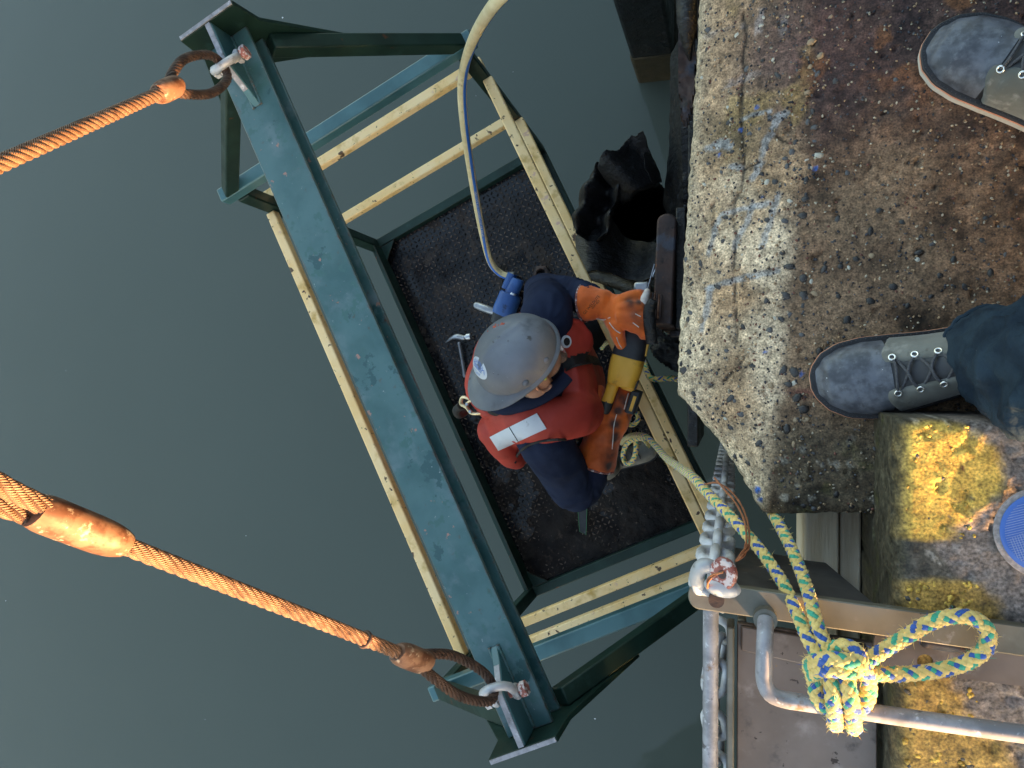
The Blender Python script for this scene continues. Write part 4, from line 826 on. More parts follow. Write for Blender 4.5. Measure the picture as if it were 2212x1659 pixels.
for k, w_ in enumerate(([(1562,1236,.25),(1540,1243,.245),(1528,1258,.24),(1533,1275,.22),(1542,1281,.205)], [(1590,1212,.215),(1606,1198,.20),(1617,1180,.16),(1618,1150,.10),(1612,1118,.04),(1598,1086,-.02),(1575,1058,-.06),(1548,1043,-.08),(1522,1046,-.10)],
          [(1590,1212,.215),(1602,1197,.205),(1611,1180,.17),(1612,1150,.11),(1606,1120,.05),(1588,1085,.0),(1565,1058,-.03),(1543,1032,-.05)])):
    P = catmull([at(*q) for q in w_], .004); T, N, B = frames(P); s = np.arange(len(P))*.004
    tw = sst(.10, .04, s)*1. if k else s*0+1
    for h in (0, PI): mb.tube(P+(.0014*(.4+.6*tw))[:, None]*(np.cos(s*(150*.5)+h)[:, None]*N+np.sin(s*(150*.5)+h)[:, None]*B), .0014, 7)
props(build(mb, 'tie_wire', MT['rustwire'], base=at(1600,1150,0), ang=80), 'twisted rusty tie wire looped from the shackle pin across the chain', 'wire')

# ================================================================== WORKER IN THE BASKET
FLZ = -2.085
LS, RS = A(-.548,.185,-.845), A(-.560,-.185,-.850)
LE, RE = A(-.627,.290,-1.11), A(-.500,-.372,-1.06)
LW, RW = A(-.444,.250,-.945), A(-.425,-.225,-1.075)
LHIP, RHIP = A(-.69,.075,-1.28), A(-.67,-.105,-1.28)
LK, RK = A(-.585,.175,-1.68), A(-.50,-.235,-1.68)
LA, RA = A(-.665,.20,-2.0), A(-.53,-.285,-2.0)
wk = empty('person', (-.60, -.03, FLZ), 'worker in a red vest and grey hard hat using a power saw', 'person')
mb = MB()
mb.limb([A(-.69,-.015,-1.30), A(-.66,-.01,-1.12), A(-.615,-.01,-.95), A(-.595,-.01,-.82)], [.15,.15,.155,.11], 20)
mb.limb([LS*.3+A(-.60,-.01,-.84)*.7, LS, LS*.5+LE*.5+A(0,.012,0), LE, LE*.45+LW*.55, LW], [.085,.080,.068,.061,.056,.048], 18)
mb.limb([RS*.3+A(-.60,-.01,-.84)*.7, RS, RS*.5+RE*.5+A(0,-.012,0), RE, RE*.45+RW*.55, RW], [.090,.088,.080,.078,.072,.058], 18)
for h, k_, a_ in ((LHIP, LK, LA), (RHIP, RK, RA)): mb.limb([h, h*.5+k_*.5, k_, k_*.5+a_*.5, a_], [.105,.095,.078,.068,.060], 18)
mb.limb([A(-.615,-.02,-.86), A(-.598,.0,-.74)], [.068,.064], 16)
co, nr, F = remesh(mb, .0075, 3)
segs = [(LS, LE, 0), (LE, LW, 1), (RS, RE, 2), (RE, RW, 3), (LHIP, LK, 4), (LK, LA, 5), (RHIP, RK, 6), (RK, RA, 7)]
best = np.full(len(co), 1e9); ss = np.zeros(len(co)); sid = np.zeros(len(co), int); an = np.zeros(len(co))
for a_, b_, i in segs:
    v = b_-a_; t = np.clip((co-a_)@v/(v@v), -.1, 1.1); q = co-(a_+t[:, None]*v); d = np.linalg.norm(q, axis=1); m = d < best
    best[m] = d[m]; ss[m] = (t*np.linalg.norm(v))[m]; sid[m] = i
    n1 = unit(np.cross(v, A(.3,.2,1))); n2 = unit(np.cross(v, n1)); an[m] = np.arctan2(q@n1, q@n2)[m]
arm = (best < .10)
Q = np.stack([ss*np.where(sid == 2, 15, 26)+sid*9.7+.9*np.sin(an+ss*9), np.cos(an)*.95+sid, np.sin(an)*.95], 1)
wr = (1-np.abs(fbm(Q, 1.0, 3, 301)))**2.2-.45
amp = np.where((sid == 1) | (sid == 3), .0080, np.where(sid == 0, .0050, np.where(sid == 2, .0062, .006)))
amp = amp*np.where(sid == 1, .6+.9*sst(.05, .22, ss), 1)
co = co+nr*(wr*amp*arm)[:, None]+nr*(.002*fbm(co, 30, 3, 305))[:, None]
BCO, BF = co, F
mb = MB(); mb.add(co, F); mb.M = [1 if co[f[0], 2] < -1.27 else 0 for f in F]
body = build(mb, 'body', [MT['navy'], MT['trouser']], wk, ang=180)

# vest
fx, lx = unit(A(.94,.34,0)), unit(A(-.34,.94,0)); mb = MB()
def vring(z, cx, cy, rf, rb, rs, n=40, p=2.5):
    o = []
    for t in np.arange(n)*2*PI/n:
        c_, s_ = math.cos(t), math.sin(t); r_ = (abs(c_)**p+abs(s_)**p)**(-1/p)
        o.append(A(cx, cy, z)+fx*c_*r_*(rf if c_ > 0 else rb)+lx*s_*r_*rs)
    return o
mb.loft([vring(-1.34,-.655,-.02,.185,.165,.185), vring(-1.26,-.65,-.018,.205,.185,.20), vring(-1.10,-.635,-.015,.20,.20,.225), vring(-.97,-.615,-.012,.19,.205,.225), vring(-.885,-.605,-.01,.175,.195,.205), vring(-.835,-.60,-.01,.15,.155,.15)])
for s, S in ((1, LS), (-1, RS)):                                          # shoulder straps
    c0 = A(.045,.0,0) if s > 0 else A(0,0,0)
    mb.limb([c0+A(-.765,-.03,-.93)+lx*s*(.115 if s < 0 else .09), c0+A(-.725,-.02,-.845)+lx*s*(.125 if s < 0 else .095), c0*.5+A(-.65,-.015,-.783)+lx*s*(.130 if s < 0 else .11), A(-.565,-.01,-.782)+lx*s*.132, A(-.50 if s < 0 else -.48,.0,-.835)+lx*s*.125, A(-.475 if s < 0 else -.43,.0,-.93)+lx*s*.115], [.078,.076,.070,.068,.072,.074], 18, el=.72, up=lx)
mb.limb([at(1062,930,-.88), at(1088,968,-.94), at(1112,992,-1.02), at(1125,985,-1.15)], [.050,.044,.034,.030], 16)
mb.limb([A(-.72,-.10,-.80), A(-.755,-.03,-.795), A(-.73,.07,-.80)], [.035,.04,.035], 14)       # raised back collar
co, nr, F = remesh(mb, .0065, 6)
co = co+nr*(.006*fbm(co*A(1,1,.7), 11, 3, 311)+.0022*fbm(co, 34, 3, 313))[:, None]
zipd = np.abs((co-A(-.6,-.01,0))@lx+.01); front = ((co-A(-.6,-.01,0))@fx) > .06
VF = F
mb = MB(); mb.add(co, F); cen = co[[f[0] for f in F]]; zd = np.abs((cen-A(-.6,-.01,0))@lx+.012-.02); fr_ = ((cen-A(-.6,-.01,0))@fx) > .075
mb.M = [1 if (zd[i] < .016 and fr_[i]) else 0 for i in range(len(F))]
vest = build(mb, 'vest', [MT['red'], MT['trim']], wk, ang=180)
VCO, VNR = co, nr
from mathutils.bvhtree import BVHTree
CAMP = Vector((0, 0, CAM_H))
def caster(*parts):
    V = []; Fs = []
    for co_, F_ in parts: Fs += [tuple(i+len(V) for i in f) for f in F_]; V += [tuple(c) for c in co_]
    t = BVHTree.FromPolygons(V, Fs)
    def cast(px, py):
        d = Vector(at(px, py, 0)-A(0,0,CAM_H)).normalized(); h = t.ray_cast(CAMP, d)
        return (None, None) if h[0] is None else (np.array(h[0]), np.array(h[1]) if h[1].dot(d) < 0 else -np.array(h[1]))
    return cast
vcast = caster((VCO, VF)); bcast = caster((VCO, VF), (BCO, BF))
def lay(cast, pxs, off, step=.005):
    pts = []
    for q in pxs:
        p, n_ = cast(*q)
        if p is not None: pts.append(p+n_*off)
    return catmull(pts, step)
mb = MB(); mb.tube(lay(bcast, [(1112,1000),(1116,985),(1130,970),(1150,958),(1180,951),(1220,949),(1250,952),(1268,962)], .001), .0042, 8); build(mb, 'armhole_trim', MT['trim'], wk)
mb = MB(); mb.tube(lay(bcast, [(1318,778),(1290,781),(1262,786),(1238,792),(1222,800)], .001), .007, 8, el=.5); build(mb, 'zip', MT['trim'], wk)
# reflective patch on the right shoulder
grid = []
c00, c10, c11, c01 = (1058,943), (1160,893), (1180,925), (1076,972)
nu_, nv_ = 15, 5
for i in range(nv_):
    for j in range(nu_):
        a_, b_ = i/(nv_-1), j/(nu_-1); px = (c00[0]*(1-b_)+c10[0]*b_)*(1-a_)+(c01[0]*(1-b_)+c11[0]*b_)*a_; py = (c00[1]*(1-b_)+c10[1]*b_)*(1-a_)+(c01[1]*(1-b_)+c11[1]*b_)*a_
        p_, n_ = vcast(px, py)
        if p_ is None: p_, n_ = bcast(px, py)
        if p_ is None: p_, n_ = at(px, py, -.86), A(0,0,1)
        grid.append(p_+n_*.004)
G = np.array(grid).reshape(nv_, nu_, 3)
for _ in range(2): G[:, 1:-1] = (G[:, 1:-1]+G[:, :-2]+G[:, 2:])/3
mb = MB(); V = np.vstack([G.reshape(-1,3), G.reshape(-1,3)-A(0,0,.012)]); n0 = nu_*nv_
F = [(i*nu_+j, (i+1)*nu_+j, (i+1)*nu_+j+1, i*nu_+j+1) for i in range(nv_-1) for j in range(nu_-1)]
edge_ = [j for j in range(nu_)]+[i*nu_+nu_-1 for i in range(1, nv_)]+[(nv_-1)*nu_+j for j in range(nu_-2, -1, -1)]+[i*nu_ for i in range(nv_-2, 0, -1)]
F += [(edge_[i], edge_[(i+1) % len(edge_)], n0+edge_[(i+1) % len(edge_)], n0+edge_[i]) for i in range(len(edge_))]
mb.add(V, F); patch = build(mb, 'reflective_patch', MT['reflect'], wk, ang=60)
mb = MB(); mb.tube(G[:, 6]+A(0,0,.0012), .0011, 6); build(mb, 'seam', MT['trim'], patch)
p_, n_ = vcast(1222, 738)
if p_ is None: p_, n_ = vcast(1240, 745)
mb = MB(); mb.tube([p_-n_*.004, p_+n_*.0045], .019, 24); rb = build(mb, 'round_badge', MT['reflect'], wk); mb = MB(); mb.tube([p_+n_*.003, p_+n_*.0058], .012, 20); build(mb, 'badge_centre', MT['trim'], rb)
# lime collar tab and dark neck band
mb = MB(); P = catmull([at(1062,876,-.775), at(1078,896,-.780), at(1105,893,-.775), at(1128,880,-.77)], .006); mb.tube(P, .011, 10, el=.6); build(mb, 'lime_tab', MT['limegreen'], wk)
mb = MB(); P = catmull([at(1048,868,-.765), at(1066,889,-.772), at(1100,886,-.765), at(1150,868,-.765), at(1190,848,-.78)], .006); mb.tube(P, .012, 10); build(mb, 'collar_band', MT['trim'], wk)
mb = MB(); P = catmull([at(1058,868,-.745), at(1088,882,-.742), at(1135,874,-.736), at(1172,857,-.738), at(1205,834,-.748), at(1225,812,-.76)], .006); mb.tube(P, .021, 14); build(mb, 'shirt_collar', MT['navy'], wk)

# head, helmet
HC = A(-.572,.044,-.640)
f0 = unit(A(-.65,-.76,0)); up0 = A(0,0,1); l0_ = np.cross(up0, f0)
upr = unit(up0*math.cos(.46)-l0_*math.sin(.46)); lf = unit(l0_*math.cos(.46)+up0*math.sin(.46))
fw = unit(f0*math.cos(.20)+upr*math.sin(.20)); upr = unit(upr*math.cos(.20)-f0*math.sin(.20)); lf = np.cross(upr, fw)
HM = np.stack([fw, lf, upr], 1)
def hl(x, y, z): return HC+HM@A(x, y, z)
mb = MB(); mb.ell(hl(0,0,-.02), (.094,.077,.098), HM, 22, 16); mb.ell(hl(-.045,0,-.065), (.055,.056,.060), HM, 18, 12)
mb.limb([hl(.015,0,-.09), hl(.02,-.0,-.16), A(-.605,-.01,-.82)], [.050,.050,.060], 16)
mb.ell(hl(-.105,0,-.045), (.020,.016,.028), HM, 12, 8); mb.ell(hl(-.092,0,-.11), (.022,.026,.018), HM, 12, 8); mb.ell(hl(-.09,0,-.005), (.018,.055,.014), HM, 12, 8)
co, nr, F = remesh(mb, .005, 4); q = (co-HC)@HM
mb = MB(); mb.add(co, F); fq = q[[f[0] for f in F]]
mb.M = [1 if ((fq[i][0] > .055) or (fq[i][2] < -.085 and fq[i][0] < -.03) ) else 0 for i in range(len(F))]
head = build(mb, 'head', [MT['skin'], MT['hair']], wk, ang=180)
for s in (-1, 1):
    mb = MB(); c = hl(-.002, s*.084, -.026); lx_ = HM@A(0, s, 0)
    mb.ell(c, (.023,.012,.035), HM@np.array(Matrix.Rotation(.15, 3, 'Y')), 16, 10); ear = build(mb, 'ear', MT['skin'], head, ang=180)
    mb = MB(); P = np.array([c+HM@A(.021*math.cos(t), s*.010, .033*math.sin(t)) for t in np.linspace(-2.2, 2.4, 18)]); mb.tube(P, .0045, 8); build(mb, 'ear', MT['skin'], head, ang=180)
    mb = MB(); mb.ell(c+HM@A(-.012, s*.008, .010), (.005,.005,.005), HM, 10, 8); build(mb, 'ear_plug', MT['limeplug'], head)
    mb = MB(); mb.ell(hl(-.088, s*.031, -.022), (.012,.012,.009), HM, 12, 8); build(mb, 'eye', MT['reflect'], head)
mb = MB(); mb.ell(hl(-.108, 0, -.088), (.007,.022,.005), HM, 12, 8); build(mb, 'mouth', MT['redpin'], head)
# hard hat worn back to front: the peak points to the back
nth, nph = 56, 22; V = []
for i in range(nph):
    r_ = i/(nph-1); rho = math.sin(r_*PI/2)
    for k in range(nth):
        t = 2*PI*k/nth; V.append((.127*rho*math.cos(t), .110*rho*math.sin(t), .026+.106*max(0, 1-rho**2.4)**(1/2.0)))
for j, (e_, dz) in enumerate(((.35,-.002),(1.,-.007),(1.03,-.0095))):
    for k in range(nth):
        t = 2*PI*k/nth; c_ = math.cos(t); w = .008+.046*max(0, c_)**2.6; dn_ = .010*max(0, c_)**2
        V.append(((.127+w*e_)*c_, (.110+w*e_*(1-.10*max(0, c_)))*math.sin(t), .026+dz-dn_*e_))
V = np.array(V); rg = np.maximum(0, 1-(np.abs(V[:, 1])/.016)**2)*sst(.13, .06, np.abs(V[:, 0]))*.0035; V[:, 2] += np.where(V[:, 2] > .08, rg, 0)
F = [(i*nth+k, (i+1)*nth+k, (i+1)*nth+(k+1) % nth, i*nth+(k+1) % nth) for i in range(nph+2) for k in range(nth)]
mb = MB(); mb.add(HC+V@HM.T, F); hat = build(mb, 'hard_hat', MT['hat'], wk, ang=50)
so = hat.modifiers.new('shell', 'SOLIDIFY'); so.thickness = .003; so.offset = -1
for x_, y_ in ((-.05,.099),(.03,.107),(-.05,-.099),(.03,-.107)):
    mb = MB(); mb.ell(hl(x_, y_*.985, .046), (.010,.006,.010), HM, 12, 8); build(mb, 'hat_lug', MT['hat'], hat, ang=180)
def dome(x, y, off=.0):
    rho = math.sqrt((x/.127)**2+(y/.110)**2); z = .026+.106*max(0, 1-rho**2.4)**.5; e = 1e-3
    def zz(a_, b_): r2 = math.sqrt((a_/.127)**2+(b_/.110)**2); return .026+.106*max(0, 1-r2**2.4)**.5
    n_ = unit(A(-(zz(x+e,y)-z)/e, -(zz(x,y+e)-z)/e, 1)); return hl(*(A(x, y, z)+n_*off))
mb = MB()
for q_ in ((-.012,-.045,.008),(-.018,-.052,.004),(-.030,-.035,.006),(-.034,-.030,.005),(.010,-.055,.003),(-.022,-.040,.003)):
    p_ = dome(q_[0], q_[1], -.0002); mb.ell(p_, (q_[2], q_[2]*.6, .0016), HM@np.array(Matrix.Rotation(q_[0]*90, 3, 'Z')), 8, 5)
build(mb, 'paint_scrape', MT['orangeplug'] if False else pm('red_scrape', (.45,.07,.04), (.55,.12,.07), 200, 3, (), (.5,.7)), hat, ang=180)
mb = MB(); V = [dome(.094, -.004, .0012)]; NS = 28
for rr in (.5, 1.):
    for k in range(NS): t = 2*PI*k/NS; V.append(dome(.094+.019*rr*math.cos(t), -.004+.040*rr*math.sin(t), .0012))
F = [(0, 1+k, 1+(k+1) % NS) for k in range(NS)]+[(1+k, 1+NS+k, 1+NS+(k+1) % NS, 1+(k+1) % NS) for k in range(NS)]
mb.add(V, F); stick = build(mb, 'hat_sticker', MT['reflect'], hat, ang=60)
def text_mesh(s, size):
    cu = bpy.data.curves.new('txt', 'FONT'); cu.body = s; cu.size = size; cu.align_x = 'CENTER'; cu.align_y = 'CENTER'; cu.resolution_u = 2
    o = bpy.data.objects.new('txt', cu); C.objects.link(o); dg = bpy.context.evaluated_depsgraph_get(); dg.update(); me = bpy.data.meshes.new_from_object(o.evaluated_get(dg))
    V = np.array([v.co[:] for v in me.vertices]); F = [tuple(p.vertices) for p in me.polygons]; bpy.data.objects.remove(o); bpy.data.meshes.remove(me); return V, F
for s_, sz, rad in (('INGERALDS', .0125, .010), ('WYN LTD', .0075, -.0135)):
    V, F = text_mesh(s_, sz); mb = MB(); W_ = []
    for v in V:
        q = v[0]; W_.append(dome(.094+(-rad-v[1]*.9)+.010*abs(q/.032)**2*(1 if rad > 0 else -1), -.004-q, .0024))
    mb.add(W_, F); build(mb, 'sticker_print', MT['blueprint'], stick)
mb = MB()
for k in range(3): V = np.array([dome(.094+.003*k-.002, -.004+y_, .0026) for y_ in np.linspace(-.021, .021, 10)]); mb.tube(V, .0007, 5)
build(mb, 'sticker_print', MT['blueprint'], stick)

# gloves --------------------------------------------------------------
OR1, OR2, SOOT = A(.86,.17,.014), A(.72,.13,.013), A(.030,.012,.010)
def glove(name, cuff, wrist, limbs, palm, soot, piping, cuff_r, wrist_r, dirt):
    mb = MB(); ax = unit(wrist-cuff); u_ = unit(np.cross(ax, A(0,0,1))); v_ = np.cross(ax, u_)
    for pts, rad in limbs: mb.limb(pts, rad, 12, .006)
    for c_, r_, R_ in palm: mb.ell(c_, r_, R_, 18, 12)
    Q = catmull(np.c_[np.array([cuff, cuff*.6+wrist*.4, wrist]), np.array([cuff_r, cuff_r*.96, wrist_r])], .008); mb.tube(Q[:, :3], Q[:, 3], 24)
    mb.ell(wrist, wrist_r*1.02, n=16, k=10)
    co, nr, F = remesh(mb, .0042, 4); co = co+nr*(.0045*fbm(co, 22, 3, 331)+.0016*fbm(co, 70, 2, 333)+.0022*((1-np.abs(fbm(co, 17, 2, 339)))**4))[:, None]
    t = sst(-.3, .3, fbm(co, 16, 3, 335))[:, None]; col = OR1*(1-t)+OR2*t; col = col*(1-dirt)+A(.20,.04,.010)*dirt
    for c_, rr, st in soot:
        if np.ndim(c_) == 2: d = np.min([np.linalg.norm(co-q, axis=1) for q in c_], axis=0)
        else: d = np.linalg.norm(co-c_, axis=1)
        m = np.exp(-(d/rr)**2)*st*(1+.8*fbm(co*A(1,1,1), 45, 3, 337)); m = np.clip(m, 0, .96)[:, None]; col = col*(1-m)+SOOT*m
    mb = MB(); mb.add(co, F, 0, np.clip(col, .004, .9)); g = build(mb, name, MT['orange'], wk, ang=180)
    gc = caster((co, F))
    for pl in piping:
        pts = [gc(*q) for q in pl]; pts = [p_+n_*.0010 for p_, n_ in pts if p_ is not None]
        if len(pts) > 1: mb = MB(); mb.tube(catmull(pts, .004), .0016, 7); build(mb, 'seam_piping', MT['piping'], g)
    mb = MB(); mb.torus(cuff, cuff_r*1.0, .0035, ax, 40, 8); build(mb, 'cuff_hem', MT['orange'] if False else MT['piping'] if False else MT['redpin'], g)
    return g, gc, nr
kn = at(1362, 672, -.905); wl = at(1300, 652, -.925); cf = at(1262, 655, -.94)
lg, LCO, LNR = glove('glove', cf, wl, [
    ([at(1340,650,-.905), at(1375,640,-.915), at(1392,645,-.955), at(1392,655,-1.0)], [.022,.020,.019,.017]),
    ([at(1345,665,-.90), at(1382,662,-.90), at(1398,668,-.945), at(1396,678,-.995)], [.023,.021,.019,.017]),
    ([at(1345,682,-.90), at(1384,686,-.90), at(1400,694,-.945), at(1396,702,-.99)], [.023,.021,.020,.017]),
    ([at(1345,694,-.905), at(1378,706,-.905), at(1392,718,-.93), at(1392,726,-.965)], [.023,.022,.020,.018]),
    ([at(1322,690,-.92), at(1330,712,-.915), at(1338,733,-.925), at(1344,750,-.945)], [.026,.023,.020,.016])],
    [(at(1340,672,-.92), (.055,.052,.030), None), (at(1318,665,-.925), (.045,.046,.034), None)],
    [(np.array([at(1362,652,-.88), at(1378,648,-.88), at(1392,660,-.90)]), .020, 1.0), (at(1370,680,-.88), .016, .7), (at(1385,690,-.88), .02, .5)],
    [[(1288,688),(1305,691),(1318,686)], [(1316,697),(1328,712),(1340,720),(1352,721),(1362,724)], [(1332,728),(1336,740),(1343,752)], [(1372,678),(1384,684)], [(1367,697),(1380,707)]], .058, .041, .0)
def glove_text(s, size, gc, c0, c1):
    V, F = text_mesh(s, size); mb = MB(); W_ = []; last = None
    d = A(c1[0]-c0[0], c1[1]-c0[1]); d = d/np.linalg.norm(d); n_ = A(d[1], -d[0]); m_ = (A(*c0)+A(*c1))/2
    for v in V:
        q = m_+d*v[0]+n_*v[1]; p, nn = gc(q[0], q[1]); last = p+nn*.0012 if p is not None else last; W_.append(last)
    mb.add(W_, F); return mb
build(glove_text('GS WELDLITE', 8.5, LCO, (1256,684), (1300,633)), 'glove_print', MT['blackprint'], lg)
build(glove_text('WM 859', 6.5, LCO, (1272,674), (1302,642)), 'glove_print', MT['blackprint'], lg)
rc = at(1284,1004,-1.050); rw_ = at(1306,935,-1.035)
rg_, RCO, RNR = glove('glove', rc, rw_, [
    ([at(1300,900,-1.005), at(1290,875,-0.995), at(1290,856,-0.995), at(1296,842,-1.015)], [.027,.023,.020,.017]),
    ([at(1325,895,-1.035), at(1322,870,-1.040), at(1332,848,-1.055), at(1345,836,-1.065)], [.027,.025,.023,.020]),
    ([at(1335,900,-1.025), at(1345,872,-1.015), at(1352,850,-1.020), at(1356,836,-1.040)], [.027,.025,.023,.020]),
    ([at(1340,910,-1.045), at(1352,890,-1.055), at(1355,868,-1.075), at(1350,850,-1.095)], [.027,.025,.023,.020]),
    ([at(1335,915,-1.055), at(1345,900,-1.085), at(1345,880,-1.105), at(1340,865,-1.115)], [.023,.020,.019,.017])],
    [(at(1322,905,-1.030), (.058,.062,.040), None), (at(1314,925,-1.035), (.052,.056,.044), None)],
    [(np.array([at(1345,860,-0.995), at(1335,885,-0.995), at(1328,915,-0.995), at(1326,945,-0.995), at(1320,980,-0.995), at(1314,1005,-1.005)]), .020, 1.15), (at(1350,870,-0.985), .018, .9), (at(1302,945,-0.995), .02, .5), (at(1300,985,-1.015), .03, .5)],
    [[(1286,860),(1290,872),(1296,886)], [(1357,850),(1352,868),(1348,884)], [(1332,895),(1326,920),(1324,945),(1322,970)]], .066, .056, .12)
# work boots on the floor
def work_boot(toe, heel, name='boot'):
    d = unit(toe-heel); s_ = unit(np.cross(A(0,0,1), d)); mb = MB(); L = np.linalg.norm(toe-heel)
    Q = [(0,.036,.10),(.25,.036,.105),(.42,.040,.085),(.62,.046,.065),(.80,.049,.055),(.93,.040,.046),(1.0,.020,.030)]
    rings = []
    for x_, w_, h_ in Q: rings.append([heel+d*x_*L+s_*w_*math.cos(t)+A(0,0,1)*(max(-.2, math.sin(t))*h_+.028) for t in np.linspace(0, 2*PI, 20, endpoint=False)])
    mb.loft(rings); mb.limb([heel+d*.05+A(0,0,.07), heel+d*.045+A(0,0,.17)], [.055,.058], 16); co, nr, F = remesh(mb, .006, 4); mb = MB(); mb.add(co, F); o = build(mb, name, MT['workboot'], wk, ang=180)
    mb = MB(); mb.loft([[heel+d*x_*L+s_*(w_+.006)*k_+A(0,0,z_) for k_, z_ in ((-1,0),(1,0),(1,.026),(-1,.026))] for x_, w_, h_ in Q]); build(mb, 'boot_sole', MT['sawblack'], o)
    for k in range(4):
        p_ = heel+d*(L*(.42+.10*k))+A(0,0,.028+(.088-.010*k)); mb = MB(); mb.tube([p_-s_*.022, p_+A(0,0,.006), p_+s_*.022], .003, 6); build(mb, 'lace', MT['lace'], o)
work_boot(at(1318, 712, FLZ+.03), at(1318, 712, FLZ+.03)-A(.27,-.02,0)); work_boot(at(1418, 965, FLZ+.03), at(1418, 965, FLZ+.03)-A(.25,.10,0))

# snap hook of the fall line on his back
sk = empty('snap_hook', at(1010, 880, -.80), 'gold-plated snap hook clipped behind the collar of the worker', 'snap hook')
cA, cB, cC = at(1030,862,-.80), at(998,868,-.80), at(1012,888,-.795)
mb = MB(); P = catmull([at(1038,860,-.79), at(1018,862,-.785), at(1000,858,-.785), at(996,872,-.785), at(1008,880,-.785), at(1018,892,-.785), at(1034,893,-.785), at(1046,890,-.79)], .004); mb.tube(P, .0095, 10, el=.55); build(mb, 'hook_body', MT['brass'], sk, ang=60)
mb = MB(); P = catmull([at(1008,872,-.778), at(1018,866,-.776), at(1036,868,-.78)], .004); mb.tube(P, .008, 10, el=.5); build(mb, 'gate', MT['brass'], sk, ang=60)
for q in ((1009,873),(1028,861),(1016,889)): mb = MB(); p = at(*q, -.775); mb.tube([p-A(0,0,.006), p+A(0,0,.006)], .0045, 12); build(mb, 'rivet', MT['brightsteel'], sk)
mb = MB(); P = catmull([at(1040,858,-.775), at(1044,875,-.772), at(1047,890,-.775)], .004); mb.tube(P, .0042, 10); build(mb, 'd_ring', MT['brightsteel'], sk)
mb = MB(); P = catmull([at(996,876,-.80), at(986,886,-.83), at(992,896,-.90), at(1005,890,-1.0)], .006); mb.tube(P, .013, 12); build(mb, 'lanyard', MT['trim'], sk)

# ================================================================== POWER SAW IN HIS HANDS
sa = unit(A(.27,.96,.06)); sb = unit(np.cross(A(0,0,1), sa)); sc_ = np.cross(sa, sb); SO = at(1350, 800, -.975)      # axis to the front, sb to the left, sc up
saw = empty('reciprocating_saw', SO-A(0,0,.05), 'yellow and black cordless power saw gripped between two orange gloves', 'power saw')
def sp(a_, b_, c_): return SO+sa*a_+sb*b_+sc_*c_
def srings(Q, n=22, p=3.2):
    out_ = []
    for a_, b0, c0, w_, h_ in Q:
        out_.append([sp(a_, b0+w_*math.copysign(abs(math.cos(t))**(2/p), math.cos(t)), c0+h_*math.copysign(abs(math.sin(t))**(2/p), math.sin(t))) for t in np.arange(n)*2*PI/n])
    return out_
mb = MB(); mb.loft(srings([(-.052,0,0,.034,.030),(-.046,0,0,.044,.037),(-.01,0,0,.050,.043),(.025,0,0,.052,.045),(.045,0,0,.050,.043)])); build(mb, 'motor_housing', MT['sawyellow'], saw, bevel=0, ang=40)
mb = MB(); mb.loft(srings([(.043,0,0,.0515,.0445),(.055,0,0,.052,.045),(.10,0,-.002,.047,.041),(.15,0,-.006,.038,.034),(.19,0,-.008,.030,.028)])); build(mb, 'front_boot', MT['sawblack'], saw, ang=40)
mb = MB(); mb.loft(srings([(-.040,.022,.004,.020,.022),(-.06,.024,.003,.019,.021),(-.085,.026,-.002,.018,.020),(-.112,.029,-.006,.019,.020)], 18, 2.6)); build(mb, 'rear_handle', MT['sawyellow'], saw, ang=50)
mb = MB(); mb.limb([sp(-.110,.029,-.006), sp(-.135,.031,-.010), sp(-.150,.033,-.016)], [.0205,.0205,.018], 16); build(mb, 'handle_grip', MT['sawblack'], saw, ang=60)
mb = MB(); mb.loft(srings([(-.045,-.022,-.02,.024,.02),(-.06,-.022,-.022,.022,.02)], 16)); build(mb, 'vent_block', MT['sawyellow'], saw)
for k in range(4): mb = MB(); mb.bar(sp(-.05+.0,-.046,-.012+.007*k), sp(-.02,-.0485,-.012+.007*k), .004, .003); build(mb, 'vent_slot', MT['sawblack'], saw)
mb = MB(); mb.loft(srings([(-.055,-.050,-.035,.017,.032),(-.13,-.046,-.040,.017,.032)], 18, 5)); bat = build(mb, 'battery', MT['sawblack'], saw, bevel=.003)
mb = MB(); mb.bar(sp(-.07,-.052,-.0015), sp(-.12,-.049,-.0065), .010, .004); build(mb, 'battery_label', MT['sawyellow'], bat)
mb = MB(); mb.bar(sp(.06,-.050,.012), sp(.10,-.047,.010), .008, .016); build(mb, 'side_label', MT['sawyellow'], saw)
mb = MB(); mb.bar(sp(.19,0,-.008), sp(.34,0,-.012), .0025, .018); build(mb, 'blade', MT['steel'], saw)
mb = MB(); mb.bar(sp(.18,0,-.034), sp(.22,0,-.034), .05, .006); build(mb, 'shoe', MT['steel'], saw)

# ================================================================== PILE HEAD HE CUTS AND BITS ROUND IT
ph = empty('steel_pile', at(1440, 580, -1.6), 'rusty rounded steel pile flange beside the orange glove, under the concrete lip', 'steel pile')
a_, b_ = at(1440, 478, -.93), at(1430, 702, -.93); d_ = unit(b_-a_); s_ = unit(np.cross(A(0,0,1), d_)); L_ = np.linalg.norm(b_-a_); w_ = .029
pol = [(-.024*math.sin(t)*1.0, w_*math.cos(t)) for t in np.linspace(0, PI, 10)]+[(L_, -w_), (L_, w_)]
mb = MB(); mb.prism(pol, a_-A(0,0,.35), d_, s_, .70); co, nr, F = None, None, None
build(mb, 'flange', MT['rust'], ph, bevel=.006)
mb = MB(); mb.prism([(0,w_*.9),(L_+.02,w_*.9),(L_+.02,w_*.9-.02*0+.0),(L_+.03,w_*.5)], a_, d_, s_, .01) if False else mb.box((a_+b_)/2+s_*.0+A(.045,.02,-.42), (.03, L_+.06, .75)); build(mb, 'web', MT['rubber'], ph, bevel=.004)
